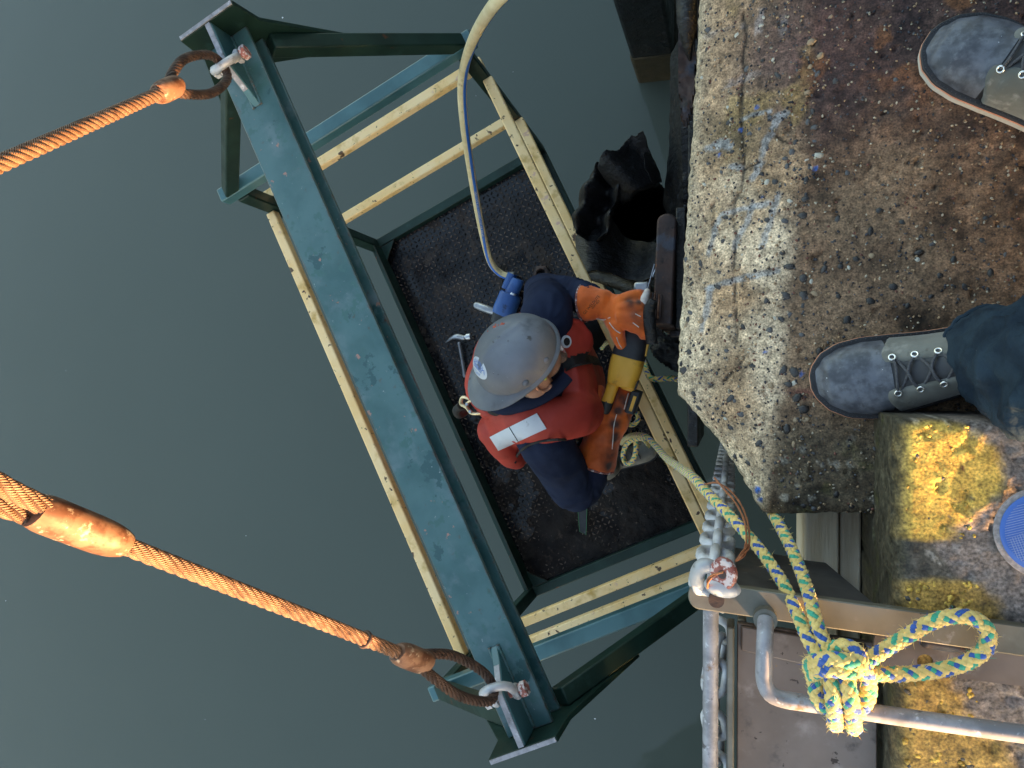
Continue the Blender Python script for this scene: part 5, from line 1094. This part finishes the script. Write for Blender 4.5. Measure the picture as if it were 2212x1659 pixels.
mb = MB(); mb.add(*slab([(1408,700),(1440,720),(1470,715),(1488,738),(1475,770),(1455,800),(1438,790),(1412,770),(1400,735)], lambda x_, y_: -1.15, .06, .006, 33, .03)); build(mb, 'crumbled_end', MT['rubber'], ph, ang=60)
st_ = empty('black_strip', at(1408, 690, -1.0), 'flat black bar standing against the orange glove beside the pile', 'bar')
mb = MB(); P = catmull([at(1412,648,-.86), at(1402,672,-.87), at(1404,705,-.88), at(1408,742,-.90)], .008); mb.tube(P, np.interp(np.linspace(0,1,len(P)), [0,.15,.6,1], [.012,.017,.018,.017]), 10, el=.5, up=A(1,0,0)); build(mb, 'bar_body', MT['rubber'], st_, ang=40)
rbk = empty('ribbed_block', at(1412, 655, -1.0), 'pale ribbed block wedged between the glove and the pile', 'block')
mb = MB()
mb.limb([at(1398,630,-.90), at(1392,650,-.90), at(1396,672,-.905)], [.010,.014,.010], 12); build(mb, 'end_cap', MT['piping'], rbk)
for k in range(7): mb = MB(); p_ = at(1401+4.6*k, 632+1.2*k, -.905); q_ = at(1398+4.6*k, 676+2*k, -.915); mb.limb([p_, (p_+q_)/2+A(0,0,.004), q_], [.0034,.0036,.0034], 8); build(mb, 'rib', MT['ferrule'] if k % 2 else MT['rust'], rbk)
mb = MB(); mb.box(at(1387,622,-1.06), (.05,.035,.05)); mb.box(at(1384,650,-1.10), (.035,.07,.04)); props(build(mb, 'pipe_stub', MT['steel'], base=at(1387,622,-1.1), bevel=.008), 'dull grey steel stub above the orange glove by the fender', 'steel stub')
mb = MB(); mb.bar(at(1408,598,-1.0), at(1419,574,-1.0), .003, .003); props(build(mb, 'wire_offcut', MT['brightsteel'], base=at(1412,586,-1.0)), 'short bright wire offcut against the black fender', 'wire')
mb = MB(); mb.bar(at(1448,722,-1.1), at(1490,718,-1.1), .02, .03); props(build(mb, 'steel_bracket', MT['rust'], base=at(1470,720,-1.1), bevel=.003), 'dark steel bracket poking out below the concrete lip under the pile', 'bracket')

# ================================================================== PHOTOGRAPHER: BOOTS AND TROUSERS
pg = empty('person', (.50, .22, 0), 'person standing on the concrete, only grey lace-up boots and dark blue trousers showing', 'person')
BLn = .325
XW = np.array([0,.03,.08,.25,.45,.62,.75,.86,.94,.985,1.0]); WW = np.array([.012,.026,.037,.041,.046,.052,.0540,.049,.036,.018,.004])*1.15
XH = np.array([0,.05,.30,.42,.52,.62,.72,.85,.94,1.0]); HH = 1.1*np.array([.10,.12,.125,.108,.092,.078,.066,.056,.044,.018])
def bootS(x, th, off=0., p=2.05):
    w = float(np.interp(x, XW, WW))-.004+off; h = float(np.interp(x, XH, HH))-.028+off; s, c = math.sin(th), math.cos(th); bend = .006*math.sin(PI*min(1, max(0, (x-.35)/.65)))
    return (x*BLn+(off if x > .97 else 0), w*math.copysign(abs(s)**(2/p), s)+bend, .027+max(0, h)*abs(c)**(2/p))
def boot_patch(mb, xs, t0f, t1f, off, n=20, m=0):
    V = []; k = len(xs)
    for x in xs:
        for t in np.linspace(t0f(x), t1f(x), n): V.append(bootS(x, t, off))
    V = np.array(V); mb.add(V, [(i*n+j, (i+1)*n+j, (i+1)*n+j+1, i*n+j+1) for i in range(k-1) for j in range(n-1)], m)
def make_boot(parent, toe, ang, flip):
    loc = A(toe[0]+BLn*math.cos(ang), toe[1]+BLn*math.sin(ang), toe[2])          # heel
    R = Matrix.Rotation(ang+PI, 3, 'Z'); root = bpy.data.objects.new('boot', None)
    mb = MB(); boot_patch(mb, np.r_[np.linspace(0, .9, 30), np.linspace(.91, 1, 10)], lambda x: -PI/2, lambda x: PI/2, 0, 26)
    V = mb.V[0]; V[:, 1] *= flip; Rn = np.array(R)
    if flip < 0: mb.F = [f[::-1] for f in mb.F]
    def W(mb_): mb_.V = [(v*A(1, 1, 1)) @ Rn.T+loc for v in mb_.V]; return mb_
    up_ = build(W(mb), 'boot', MT['bootdark'], parent, ang=180)
    def sub(mb_, name, mat, **k):
        for v in mb_.V: v[:, 1] *= flip
        if flip < 0: mb_.F = [f[::-1] for f in mb_.F]
        return build(W(mb_), name, mat, up_, **k)
    mb = MB(); boot_patch(mb, np.r_[np.linspace(.665, .9, 16), np.linspace(.91, 1, 12)], lambda x: -PI/2, lambda x: PI/2, .0016, 30); sub(mb, 'toe_cap', MT['toe'], ang=180)
    for s in (-1, 1):
        xf = lambda th: .715-.075*sst(.35, 1.5, th)
        mb = MB(); V = []; nx, nt_ = 40, 18
        for i in range(nx):
            for j in range(nt_):
                q = j/(nt_-1); th = (.34+.10*sst(.5, .0, i/(nx-1)))+(1.555-.34)*q; x = .01+(float(xf(th))-.01)*(i/(nx-1)); corner = .030*(1-q)**6*sst(.75, 1., i/(nx-1)); x -= corner
                o_ = .0042 if 0 < j and i < nx-1 else .0005
                V.append(bootS(x, s*th, o_))
        V = np.array(V); V[:, 2] += .0012*fbm(V, 40, 3, 401); V[:, 2] -= .0025*np.maximum(0, np.sin(V[:, 0]*160))*sst(.5, .62, V[:, 0]/BLn)*sst(.7, .62, V[:, 0]/BLn)
        F = [(i*nt_+j, (i+1)*nt_+j, (i+1)*nt_+j+1, i*nt_+j+1) for i in range(nx-1) for j in range(nt_-1)]
        if s < 0: F = [f[::-1] for f in F]
        mb.add(V, F); sub(mb, 'quarter', MT['boot'], ang=60)
    # sole in three layers
    def outline(off, n=44):
        xs = (1-np.cos(np.linspace(0, PI, n)))/2; a_ = [(x*BLn+off*(2*x-1)*abs(2*x-1)**3, np.interp(x, XW, WW)+off+.006*math.sin(PI*min(1, max(0, (x-.35)/.65)))) for x in xs]; b_ = [(x*BLn+off*(2*x-1)*abs(2*x-1)**3, -(np.interp(x, XW, WW)+off)+.006*math.sin(PI*min(1, max(0, (x-.35)/.65)))) for x in xs[::-1]]; return a_+b_[1:-1]
    for nm, o_, z0, z1, mt in (('sole', .005, .002, .018, 'sole'), ('sole_line', .0062, .0185, .0215, 'soleline'), ('welt', .0055, .0218, .028, 'bootdark')):
        mb = MB(); pol = outline(o_); k = len(pol); V = np.vstack([np.c_[pol, np.full(k, z0)], np.c_[pol, np.full(k, z1)]]); mb.add(V, [tuple(range(k)), tuple(range(2*k-1, k-1, -1))]+[(i, k+i, k+(i+1) % k, (i+1) % k) for i in range(k)]); sub(mb, nm, MT[mt], bevel=.0012)
    mb = MB(); pol = np.array(outline(.0022, 120)); 
    for i in range(0, len(pol), 2): a_, b_ = pol[i], pol[(i+1) % len(pol)]; q = (a_+b_)/2; mb.tube([(q[0]*.6+a_[0]*.4, q[1]*.6+a_[1]*.4, .0288), (q[0]*.6+b_[0]*.4, q[1]*.6+b_[1]*.4, .0288)], .0008, 5)
    sub(mb, 'welt_stitching', MT['lace'])
    ex = [.655, .565, .475, .395]; th_e = .47
    for s in (-1, 1):
        for x in ex:
            p = A(*bootS(x, s*th_e, .0052)); q = A(*bootS(x, s*(th_e+.05), .0052)); n_ = unit(np.cross(A(1,0,-.15), q-p)); n_ = n_ if n_[2] > 0 else -n_
            mb = MB(); mb.torus(p, .0046, .0017, n_, 12, 6); sub(mb, 'eyelet', MT['eyelet'], ang=80)
    def lc(pts, r=.0023): mb = MB(); mb.tube(catmull(pts, .003), r, 8); sub(mb, 'lace', MT['lace'], ang=80)
    P = lambda x, s, o_=.004: A(*bootS(x, s*th_e, o_)); T_ = lambda x, y=0: A(*bootS(x, y, .007))
    lc([P(ex[0],-1), T_(ex[0]-.005,-.2), T_(ex[0],.2), P(ex[0],1)])
    for i in range(3):
        lc([P(ex[i],-1,.001)-A(.004,0,0), T_((ex[i]+ex[i+1])/2,-.05), T_((ex[i]*.35+ex[i+1]*.65),.2), P(ex[i+1],1,.004)]); lc([P(ex[i],1,.001)-A(.004,0,0), T_((ex[i]+ex[i+1])/2,.05)-A(0,0,.003), T_((ex[i]*.35+ex[i+1]*.65),-.2), P(ex[i+1],-1,.004)])
    return up_
t1 = at(1757, 826, .02); t1[2] = .003; t2 = at(2006, 88, .02); t2[2] = .003
make_boot(pg, t1, math.radians(9), 1); make_boot(pg, t2, math.radians(-33), -1)
# trousers and body
mb = MB()
def trouser(pts, rad, seed):
    Q = catmull(np.c_[np.array(pts, float), np.array(rad, float)], .007); P, r = Q[:, :3], Q[:, 3]; T, N, B = frames(P, A(1,0,0)); n = 56; s = np.arange(len(P))*.007; rings = []
    for i in range(len(P)):
        a = np.arange(n)*2*PI/n; q = np.c_[np.cos(a)*1.1, np.sin(a)*1.1, np.full(n, s[i]*15.0)]*A(1.35,1.35,1)+seed
        f_ = (1-np.abs(fbm(q*A(1,1,1)+np.c_[np.zeros(n), np.zeros(n), 1.2*np.sin(a+seed)], 1.25, 3, 5)))**2.4-.42
        rr = r[i]*(1+.30*f_*min(1, .25+s[i]*7))+.004*vn(q*A(1,1,2.2), 2.6, 9)+.0015*vn(q, 6, 3); rings.append(P[i]+rr[:, None]*(np.cos(a)[:, None]*N[i]+np.sin(a)[:, None]*B[i]))
    return rings
kA = [(.372,.030,.074),(.375,.030,.10),(.392,.018,.16),(.425,.002,.25),(.475,.0,.40),(.53,.04,.56),(.60,.11,.80),(.64,.14,.95)]
kB = [(.500,.452,.074),(.503,.452,.10),(.52,.445,.18),(.54,.43,.30),(.565,.40,.48),(.60,.36,.65),(.65,.30,.95)]
RA_, RB_ = trouser(kA, [.068,.072,.082,.096,.098,.090,.10,.11], 3.1), trouser(kB, [.066,.070,.078,.085,.085,.085,.115], 8.3)
for RR in (RA_, RB_): mb.loft(RR)
mb2 = MB(); mb2.limb([(.645,.22,.93), (.66,.22,1.10), (.62,.21,1.32)], [.165,.17,.17], 20); mb2.limb([(.62,.03,1.40),(.60,.21,1.43),(.62,.39,1.40)], [.075,.085,.075], 16)
for y0, y1 in ((.03,-.02), (.39,.10)): mb2.limb([(.62,y0,1.40), (.46,(y0*.6+y1*.4)-.03*(1 if y0 < .2 else -1),1.27), (.16,y1,1.42)], [.075,.058,.040], 14)
mb2.limb([(.60,.21,1.44), (.53,.20,1.52)], [.062,.06], 14); mb2.ell((.475,.20,1.60), (.095,.08,.115), np.array(Matrix.Rotation(-.5, 3, 'Y')), 18, 12)
for k in (-1, 1): mb2.limb([(.14,.04+.06*k,1.42), (.09,.04+.05*k,1.425), (.06,.04+.03*k,1.42)], [.034,.026,.012], 10)
co, nr, F = remesh(mb2, .012, 3); n0 = len(mb.F)
mb.add(co, F); mb.M = [0]*n0+[2 if (co[f[0]][2] > 1.50 or co[f[0]][0] < .15) else 1 for f in F]
build(mb, 'body', [MT['denim'], MT['trim'], MT['skin']], pg, ang=180)
for RR in (RA_, RB_):                                        # stitched hems
    mb = MB(); r0 = np.array(RR[1]); mb.tube(np.vstack([r0, r0[:1]])*1.0, .0042, 8, cap=False); build(mb, 'hem_seam', MT['denim'], pg)

# ================================================================== YELLOW ROPE
YC, BC, GC = A(.78,.57,.20), A(.025,.10,.42), A(.03,.36,.24)
def braid(P, R=.0092, nc=6, pitch=.062, ph=0., fine=True):
    """braided rope: carriers of both hands passing over and under; some carriers are blue or green"""
    mb = MB(); T, N, B = frames(P); s = np.r_[0, np.cumsum(np.linalg.norm(np.diff(P, axis=0), axis=1))]
    for hand in (1, -1):
        for k in range(nc):
            a = hand*2*PI*s/pitch+2*PI*k/nc; wob = np.cos(nc*hand*(a-0)*1.0-2*PI*k*hand+nc*PI*s/pitch*0)
            over = hand*np.cos(2*nc*PI*s/pitch)
            r_ = R*(.80+.15*over); Q = P+r_[:, None]*(np.cos(a)[:, None]*N+np.sin(a)[:, None]*B)
            col = (BC if k == 0 else GC if k == 3 else YC) if hand > 0 else (GC if k == 1 else BC if k == 4 else YC)
            rad = np.cos(a)[:, None]*N+np.sin(a)[:, None]*B; Tq = np.gradient(Q, axis=0); Tq /= np.linalg.norm(Tq, axis=1)[:, None]; W_ = np.cross(Tq, rad)
            n_ = 7; aa = np.arange(n_)*2*PI/n_; V = Q[:, None]+R*(.40*np.cos(aa)[None, :, None]*W_[:, None]+.19*np.sin(aa)[None, :, None]*rad[:, None]); k_ = len(Q)
            mb.add(V, [(i*n_+q, i*n_+(q+1) % n_, (i+1)*n_+(q+1) % n_, (i+1)*n_+q) for i in range(k_-1) for q in range(n_)], 0, col*(.9+.2*random.random()))
    mb.tube(P, R*.72, 8, col=YC*.7); return mb
def fuzz(mb, P, R, n, ln=(.004,.012)):
    T, N, B = frames(P)
    for _ in range(n):
        i = random.randrange(len(P)-1); a = random.uniform(0, 2*PI); d = math.cos(a)*N[i]+math.sin(a)*B[i]; t = T[i]*random.uniform(-1,1)+d*random.uniform(.4,1)+RNG.normal(0,.3,3); t = unit(t); L = random.uniform(*ln); p = P[i]+d*R*.95
        w = unit(np.cross(t, A(.2,.3,.9)))*.00028; q = p+t*L*.5; e = p+t*L+RNG.normal(0,.12,3)*L
        mb.add([p-w, p+w, q+w, q-w, e], [(0,1,2,3),(3,2,4)], 0, (YC if random.random() < .8 else random.choice([BC, GC]))*1.1)
rp = empty('rope', at(1810, 1450, .2), 'yellow braided rope flecked blue and green, knotted on the grab rail', 'rope')
def rpart(name, pts, R=.0092, ph=0., fz=0, step=.0035):
    P = catmull([at(*q) for q in pts], step); mb = braid(P, R, ph=ph); o = build(mb, name, MT['rope'], rp, ang=80)
    if fz:
        m2 = MB(); fuzz(m2, P, R, fz); props(build(m2, 'rope_fuzz', MT['rope'], o), None, None, None, 'stuff')
rpart('basket_line', [(1338,962,-1.75),(1350,948,-1.5),(1372,940,-1.2),(1396,944,-1.06),(1418,965,-.98),(1440,990,-.80),(1468,1010,-.50),(1496,1030,-.24),(1520,1056,-.12),(1555,1092,-.02),(1600,1140,.05),(1645,1192,.10),(1690,1258,.155),(1720,1322,.20),(1746,1382,.24),(1772,1424,.262)], fz=330)
rpart('return_line', [(1300,752,-1.92),(1308,742,-1.85),(1325,736,-1.7),(1350,740,-1.55),(1378,760,-1.4),(1392,784,-1.29),(1398,806,-1.24),(1412,819,-1.22),(1465,820,-1.20),(1520,860,-1.05),(1575,940,-.75),(1630,1040,-.28),(1664,1100,-.06),(1690,1146,.03),(1718,1205,.11),(1742,1268,.175),(1757,1322,.22),(1774,1372,.245),(1800,1424,.262)], fz=260, ph=1.)
rpart('bight', [(1838,1462,.25),(1862,1436,.25),(1900,1410,.235),(1950,1380,.225),(2005,1347,.218),(2060,1331,.216),(2108,1338,.216),(2134,1366,.216),(2126,1404,.216),(2085,1432,.218),(2020,1449,.222),(1950,1456,.23),(1890,1456,.24),(1845,1452,.26)], R=.0100, fz=260, ph=.4)
rpart('knot_wrap', [(1754,1452,.252),(1752,1434,.266),(1785,1424,.286),(1825,1428,.292),(1858,1440,.285),(1874,1468,.27),(1874,1505,.258),(1856,1532,.245),(1830,1536,.225)], R=.0105, fz=90)
rpart('knot_wrap', [(1758,1470,.250),(1762,1450,.270),(1800,1446,.290),(1840,1450,.288),(1858,1430,.285),(1842,1402,.278),(1812,1398,.268),(1792,1420,.25)], R=.0105, fz=90, ph=2)
rpart('knot_wrap', [(1800,1440,.262),(1770,1462,.262),(1762,1492,.262),(1775,1520,.262),(1800,1530,.262),(1828,1520,.265),(1835,1490,.27)], R=.0102, fz=60, ph=.7)
rpart('tail', [(1796,1450,.276),(1797,1482,.284),(1800,1515,.284),(1803,1545,.270),(1804,1563,.245),(1804,1560,.215)], R=.0105, fz=90, ph=1.3)
rpart('tail', [(1826,1452,.280),(1832,1485,.288),(1838,1518,.286),(1842,1550,.270),(1844,1570,.245),(1844,1566,.215)], R=.0105, fz=90, ph=.2)
rpart('slack_loop', [(1372,946,-1.42),(1374,970,-1.45),(1366,996,-1.5),(1352,1000,-1.52),(1346,984,-1.52),(1352,962,-1.48),(1366,950,-1.43),(1390,948,-1.36),(1402,962,-1.3)], fz=50)
rpart('slack_loop', [(1352,912,-1.62),(1366,918,-1.62),(1378,906,-1.6),(1376,890,-1.6)], fz=30)

# ================================================================== THINGS ON THE BASKET FLOOR
FZ = -2.10+.0
# air hose
hp_ = [at(*q) for q in ((1350,-320,.05),(1180,-130,-.18),(1100,-25,-.36),(1060,20,-.45),(1025,80,-.70),(1004,142,-.97),(998,200,-1.12),(1003,270,-1.25),(1013,340,-1.42),(1028,430,-1.65),(1044,510,-1.85),(1060,566,-1.99),(1080,590,-2.045),(1101,598,-2.05))]
P = catmull(hp_, .010); hr_ = .0165
ah = empty('air_hose', P[-1], 'cream air hose with a blue stripe looping down into the basket', 'hose')
mb = MB(); mb.tube(P, hr_, 18); hs = build(mb, 'hose_body', MT['hose'], ah, ang=80)
T, N, B = frames(P); vd = A(0,0,CAM_H)-P; side_ = np.cross(T, vd); side_ /= np.linalg.norm(side_, axis=1)[:, None]; toC = np.cross(side_, T)
def hose_pt(i, ang, off): return P[i]+(hr_+off)*(math.cos(ang)*toC[i]+math.sin(ang)*side_[i])
sA = np.interp(np.arange(len(P)), [0, len(P)*.36, len(P)*.48, len(P)*.62, len(P)*.85, len(P)-1], [2.0, 1.5, .75, .5, .1, -1.0]); sgn = 1 if side_[len(P)//2][0] > 0 else -1
mb = MB(); nA = 6; V = [hose_pt(i, sgn*(sA[i]+d), .0006) for i in range(len(P)) for d in np.linspace(-.36, .36, nA)]
mb.add(V, [(i*nA+j, i*nA+j+1, (i+1)*nA+j+1, (i+1)*nA+j) for i in range(len(P)-1) for j in range(nA-1)]); stp = build(mb, 'blue_stripe', MT['hoseblue'], hs, ang=80)
V, F = text_mesh('NEW-LINE R-147 CONTRACTORS AIR 300 PSI', .0105); mb = MB(); W_ = []; b = bearing(P); ic = int(np.argmin(np.abs(b[:, 1]-455)))
for v in V:
    q = np.clip(ic+v[0]*1.35/.010, 0, len(P)-2); i = int(q); f_ = q-i; an_ = v[1]/hr_*.9; W_.append(hose_pt(i, sgn*(sA[i]-an_), .0016)*(1-f_)+hose_pt(i+1, sgn*(sA[i+1]-an_), .0016)*f_)
mb.add(W_, F); build(mb, 'hose_print', MT['print'], stp)
# air tool
at_ = empty('air_hammer', at(1105, 650, FZ), 'blue pneumatic tool with a dark side handle at the end of the hose', 'air tool')
z0 = FZ+.058; tA, tB = at(1118, 600, z0+.01), at(1078, 700, z0-.01); ta = unit(tB-tA); ts = unit(np.cross(A(0,0,1), ta)); tn = np.cross(ta, ts); TL = np.linalg.norm(tB-tA)
def tp(a_, b_, c_): return tA+ta*a_*TL+ts*b_+tn*c_
def trg(Q, n=20): return [[tp(a_, b0+w_*math.copysign(abs(math.cos(t))**.75, math.cos(t)), c0+h_*math.copysign(abs(math.sin(t))**.75, math.sin(t))) for t in np.arange(n)*2*PI/n] for a_, b0, c0, w_, h_ in Q]
mb = MB(); mb.loft(trg([(.34,0,0,.046,.050),(.38,0,0,.052,.055),(.72,0,0,.054,.056),(.80,0,0,.050,.052)])); build(mb, 'cylinder', MT['toolblue'], at_, ang=40)
mb = MB(); mb.loft(trg([(.02,.008,.005,.026,.028),(.08,.008,.005,.030,.032),(.34,.004,.005,.032,.034)])); build(mb, 'neck', MT['toolblue'], at_, ang=40)
mb = MB(); mb.loft(trg([(-.03,-.035,-.012,.022,.026),(.30,-.032,-.012,.026,.030)])); build(mb, 'throttle_housing', MT['toolblue'], at_, ang=40)
mb = MB(); mb.loft(trg([(.80,0,0,.046,.048),(1.0,0,0,.044,.046)])); build(mb, 'nose', MT['sawblack'], at_, ang=40)
mb = MB(); mb.loft(trg([(.30,.020,.028,.014,.012),(.37,.018,.030,.015,.012)])); build(mb, 'clamp', MT['brightsteel'], at_)
mb = MB(); mb.limb([at(1074,676,z0-.01), at(1052,668,z0-.005), at(1030,660,z0-.005)], [.016,.020,.018], 14); build(mb, 'side_handle', MT['steel'], at_, ang=80)
mb = MB(); mb.tube([at(1084,682,z0-.01), at(1070,675,z0-.01)], .024, 16); build(mb, 'handle_collar', MT['sawblack'], at_)
mb = MB(); mb.tube([P[-1], at(1112,598,-2.045)], .020, 12); ho2 = build(mb, 'hose_coupling', MT['steel'], ah)
for k in range(4): mb = MB(); q = P[-1]*(1-k/4)+at(1112,598,-2.045)*(k/4); mb.torus(q, .019, .0055, at(1112,598,-2.045)-P[-1], 14, 6); build(mb, 'clamp_band', MT['brightsteel'], ah)
# hammer
hm = empty('hammer', at(995, 760, FZ), 'all-steel claw hammer lying on the muddy floor by the hard hat', 'hammer'); zh = FZ+.035
mb = MB(); mb.limb([at(992,742,zh), at(998,775,zh-.005), at(1004,812,zh-.008)], [.011,.010,.013], 12, el=.8); build(mb, 'handle', MT['steel'], hm)
mb = MB(); mb.limb([at(963,740,zh-.01), at(975,731,zh), at(988,727,zh+.004), at(1002,730,zh+.004)], [.003,.008,.014,.013], 12); build(mb, 'claw', MT['steel'], hm)
mb = MB(); mb.tube([at(1003,729,zh+.004), at(1008,728,zh+.004)], .010, 12); mb.tube([at(1007.5,728,zh+.004), at(1017,726.5,zh+.004)], .016, 14); build(mb, 'striking_head', MT['brightsteel'], hm, bevel=.002)
# hex nut
c = at(1171, 592, FZ+.02); mb = MB(); n_ = 6; a6 = np.arange(48)*2*PI/48
ro_ = .042*np.cos(PI/6)/np.cos((a6 % (PI/3))-PI/6); V = []
for r_, z_ in ((ro_, -.018), (ro_, .018), (a6*0+.026, .022), (a6*0+.022, .018), (a6*0+.022, -.018)): V.append(np.c_[c[0]+r_*np.cos(a6), c[1]+r_*np.sin(a6), np.full(48, c[2]+z_)])
mb.add(np.vstack(V), [(i*48+j, i*48+(j+1) % 48, ((i+1) % 5)*48+(j+1) % 48, ((i+1) % 5)*48+j) for i in range(5) for j in range(48)])
props(build(mb, 'hex_nut', MT['rust'], base=c-A(0,0,.018), ang=30), 'big rusty hexagonal nut lying on the floor beside the blue tool', 'nut')
mb = MB(); q = [at(1248,1098,FZ+.035), at(1268,1098,FZ+.035), at(1266,1155,FZ+.035), at(1252,1148,FZ+.035)]
V = np.array(q); mb.add(np.vstack([V, V-A(0,0,.004)]), [(0,3,2,1),(4,5,6,7)]+[(i, (i+1) % 4, 4+(i+1) % 4, 4+i) for i in range(4)])
so_ = empty('strap', q[3], 'short dark strap with a green edge on the floor under the worker’s elbow', 'strap'); build(mb, 'webbing', MT['sawblack'], so_)
mb = MB(); mb.tube([V[0]+A(0,0,.001), V[3]+A(0,0,.001), V[2]+A(0,0,.001), V[1]+A(0,0,.001)], .0011, 6); build(mb, 'green_edge', MT['straped'], so_)

# ================================================================== CUTTING DISC, FLECKS, ADDED SUN BLOCKERS
dc = at(2262, 1152, CZ+.014); dn_ = unit(A(-.06,.05,1)); du_ = unit(np.cross(A(0,1,0), dn_)); dv_ = np.cross(dn_, du_)
ds = empty('cutting_disc', dc-A(0,0,.01), 'blue printed cutting disc with a grey rim at the right edge on the curb', 'disc')
mb = MB(); mb.torus(dc, .040, .001, dn_, 4, 4) if False else None
def annulus(r0, r1, z0_, z1_, n=56):
    m_ = MB(); a_ = np.arange(n)*2*PI/n; V = []
    for r_, z_ in ((r0,z0_),(r1,z0_),(r1,z1_),(r0,z1_)): V.append(dc+dn_*z_+r_*(np.cos(a_)[:, None]*du_+np.sin(a_)[:, None]*dv_))
    m_.add(np.vstack(V), [(i*n+j, i*n+(j+1) % n, ((i+1) % 4)*n+(j+1) % n, ((i+1) % 4)*n+j) for i in range(4) for j in range(n)]); return m_
build(annulus(.011, .0635, -.002, .001), 'grit_wheel', MT['discgrey'], ds, bevel=.0004)
lb = build(annulus(.016, .056, .0012, .0018), 'blue_label', MT['disc'], ds)
mb = MB()
for k in range(-14, 15):
    o_ = k*.0032
    for (e, f_) in ((unit(du_+.35*dv_), unit(dv_-.35*du_)), (unit(dv_-.35*du_), unit(du_+.35*dv_))):
        L_ = math.sqrt(max(0, .050**2-o_**2)); mb.bar(dc+dn_*.0021+f_*o_-e*L_, dc+dn_*.0021+f_*o_-e*.012 if abs(o_) < .02 else dc+dn_*.0021+f_*o_+e*L_*.2, .0007, .0003, up=dn_)
build(mb, 'fibre_net', pm('net_print', (.16,.26,.52), (.2,.3,.56), 30, 3, (), (.5,.6)), lb)
build(annulus(.0085, .0125, -.0025, .0022), 'bore_ring', MT['brightsteel'], ds)
mb = MB()
for _ in range(11):
    px, py = random.choice([(258,1070),(12,1303),(180,1448),(440,1555),(1282,274),(1200,860)]) if random.random() < .25 else (random.uniform(0,1450), random.uniform(0,1659)); px += random.gauss(0,3); py += random.gauss(0,3)
    p = at(px, py, WZ+.002); r = random.choice([.002,.003,.004,.006]); mb.ell(p, (r, r*random.uniform(.6,1), .002), n=8, k=4)
props(build(mb, 'foam_flecks', MT['foam'], base=(-1,0,WZ)), 'tiny white foam flecks drifting on the water', None, None, 'stuff')
mb = MB(); p = at(2, 1303, WZ)
# added blocks out of view shade the deck; their gap lets sun through
bc = A(.30,-.14)+SUN_AZ*2.3; pe = A(-SUN_AZ[1], SUN_AZ[0])
for k, (s0, s1) in enumerate(((-4.2,-.035),(.045,4.2))):
    q0, q1 = bc+pe*s0, bc+pe*s1; c_ = (q0+q1)/2; L_ = s1-s0; HB = .440; mb = MB()
    pol = [(-.30,0),(.30,0),(.30,.08),(.16,.22),(.10,HB),(-.10,HB),(-.16,.22),(-.30,.08)]
    mb.prism(pol, (c_[0], c_[1], .0), (SUN_AZ[0], SUN_AZ[1], 0), (0,0,1), L_)
    props(build(mb, 'sun_blocker', pm('sun_blocker_concrete', (.22,.21,.19), (.3,.29,.27), 5, 6, (), (.8,.9), bump=[(40,.4,.004)]), base=(c_[0], c_[1], 0), bevel=.02), ('unseen low block added behind the photographer to shade the deck', 'unseen low block added nearer the ladder to shade the deck')[k], 'blocker', 'added sun blockers out of view')
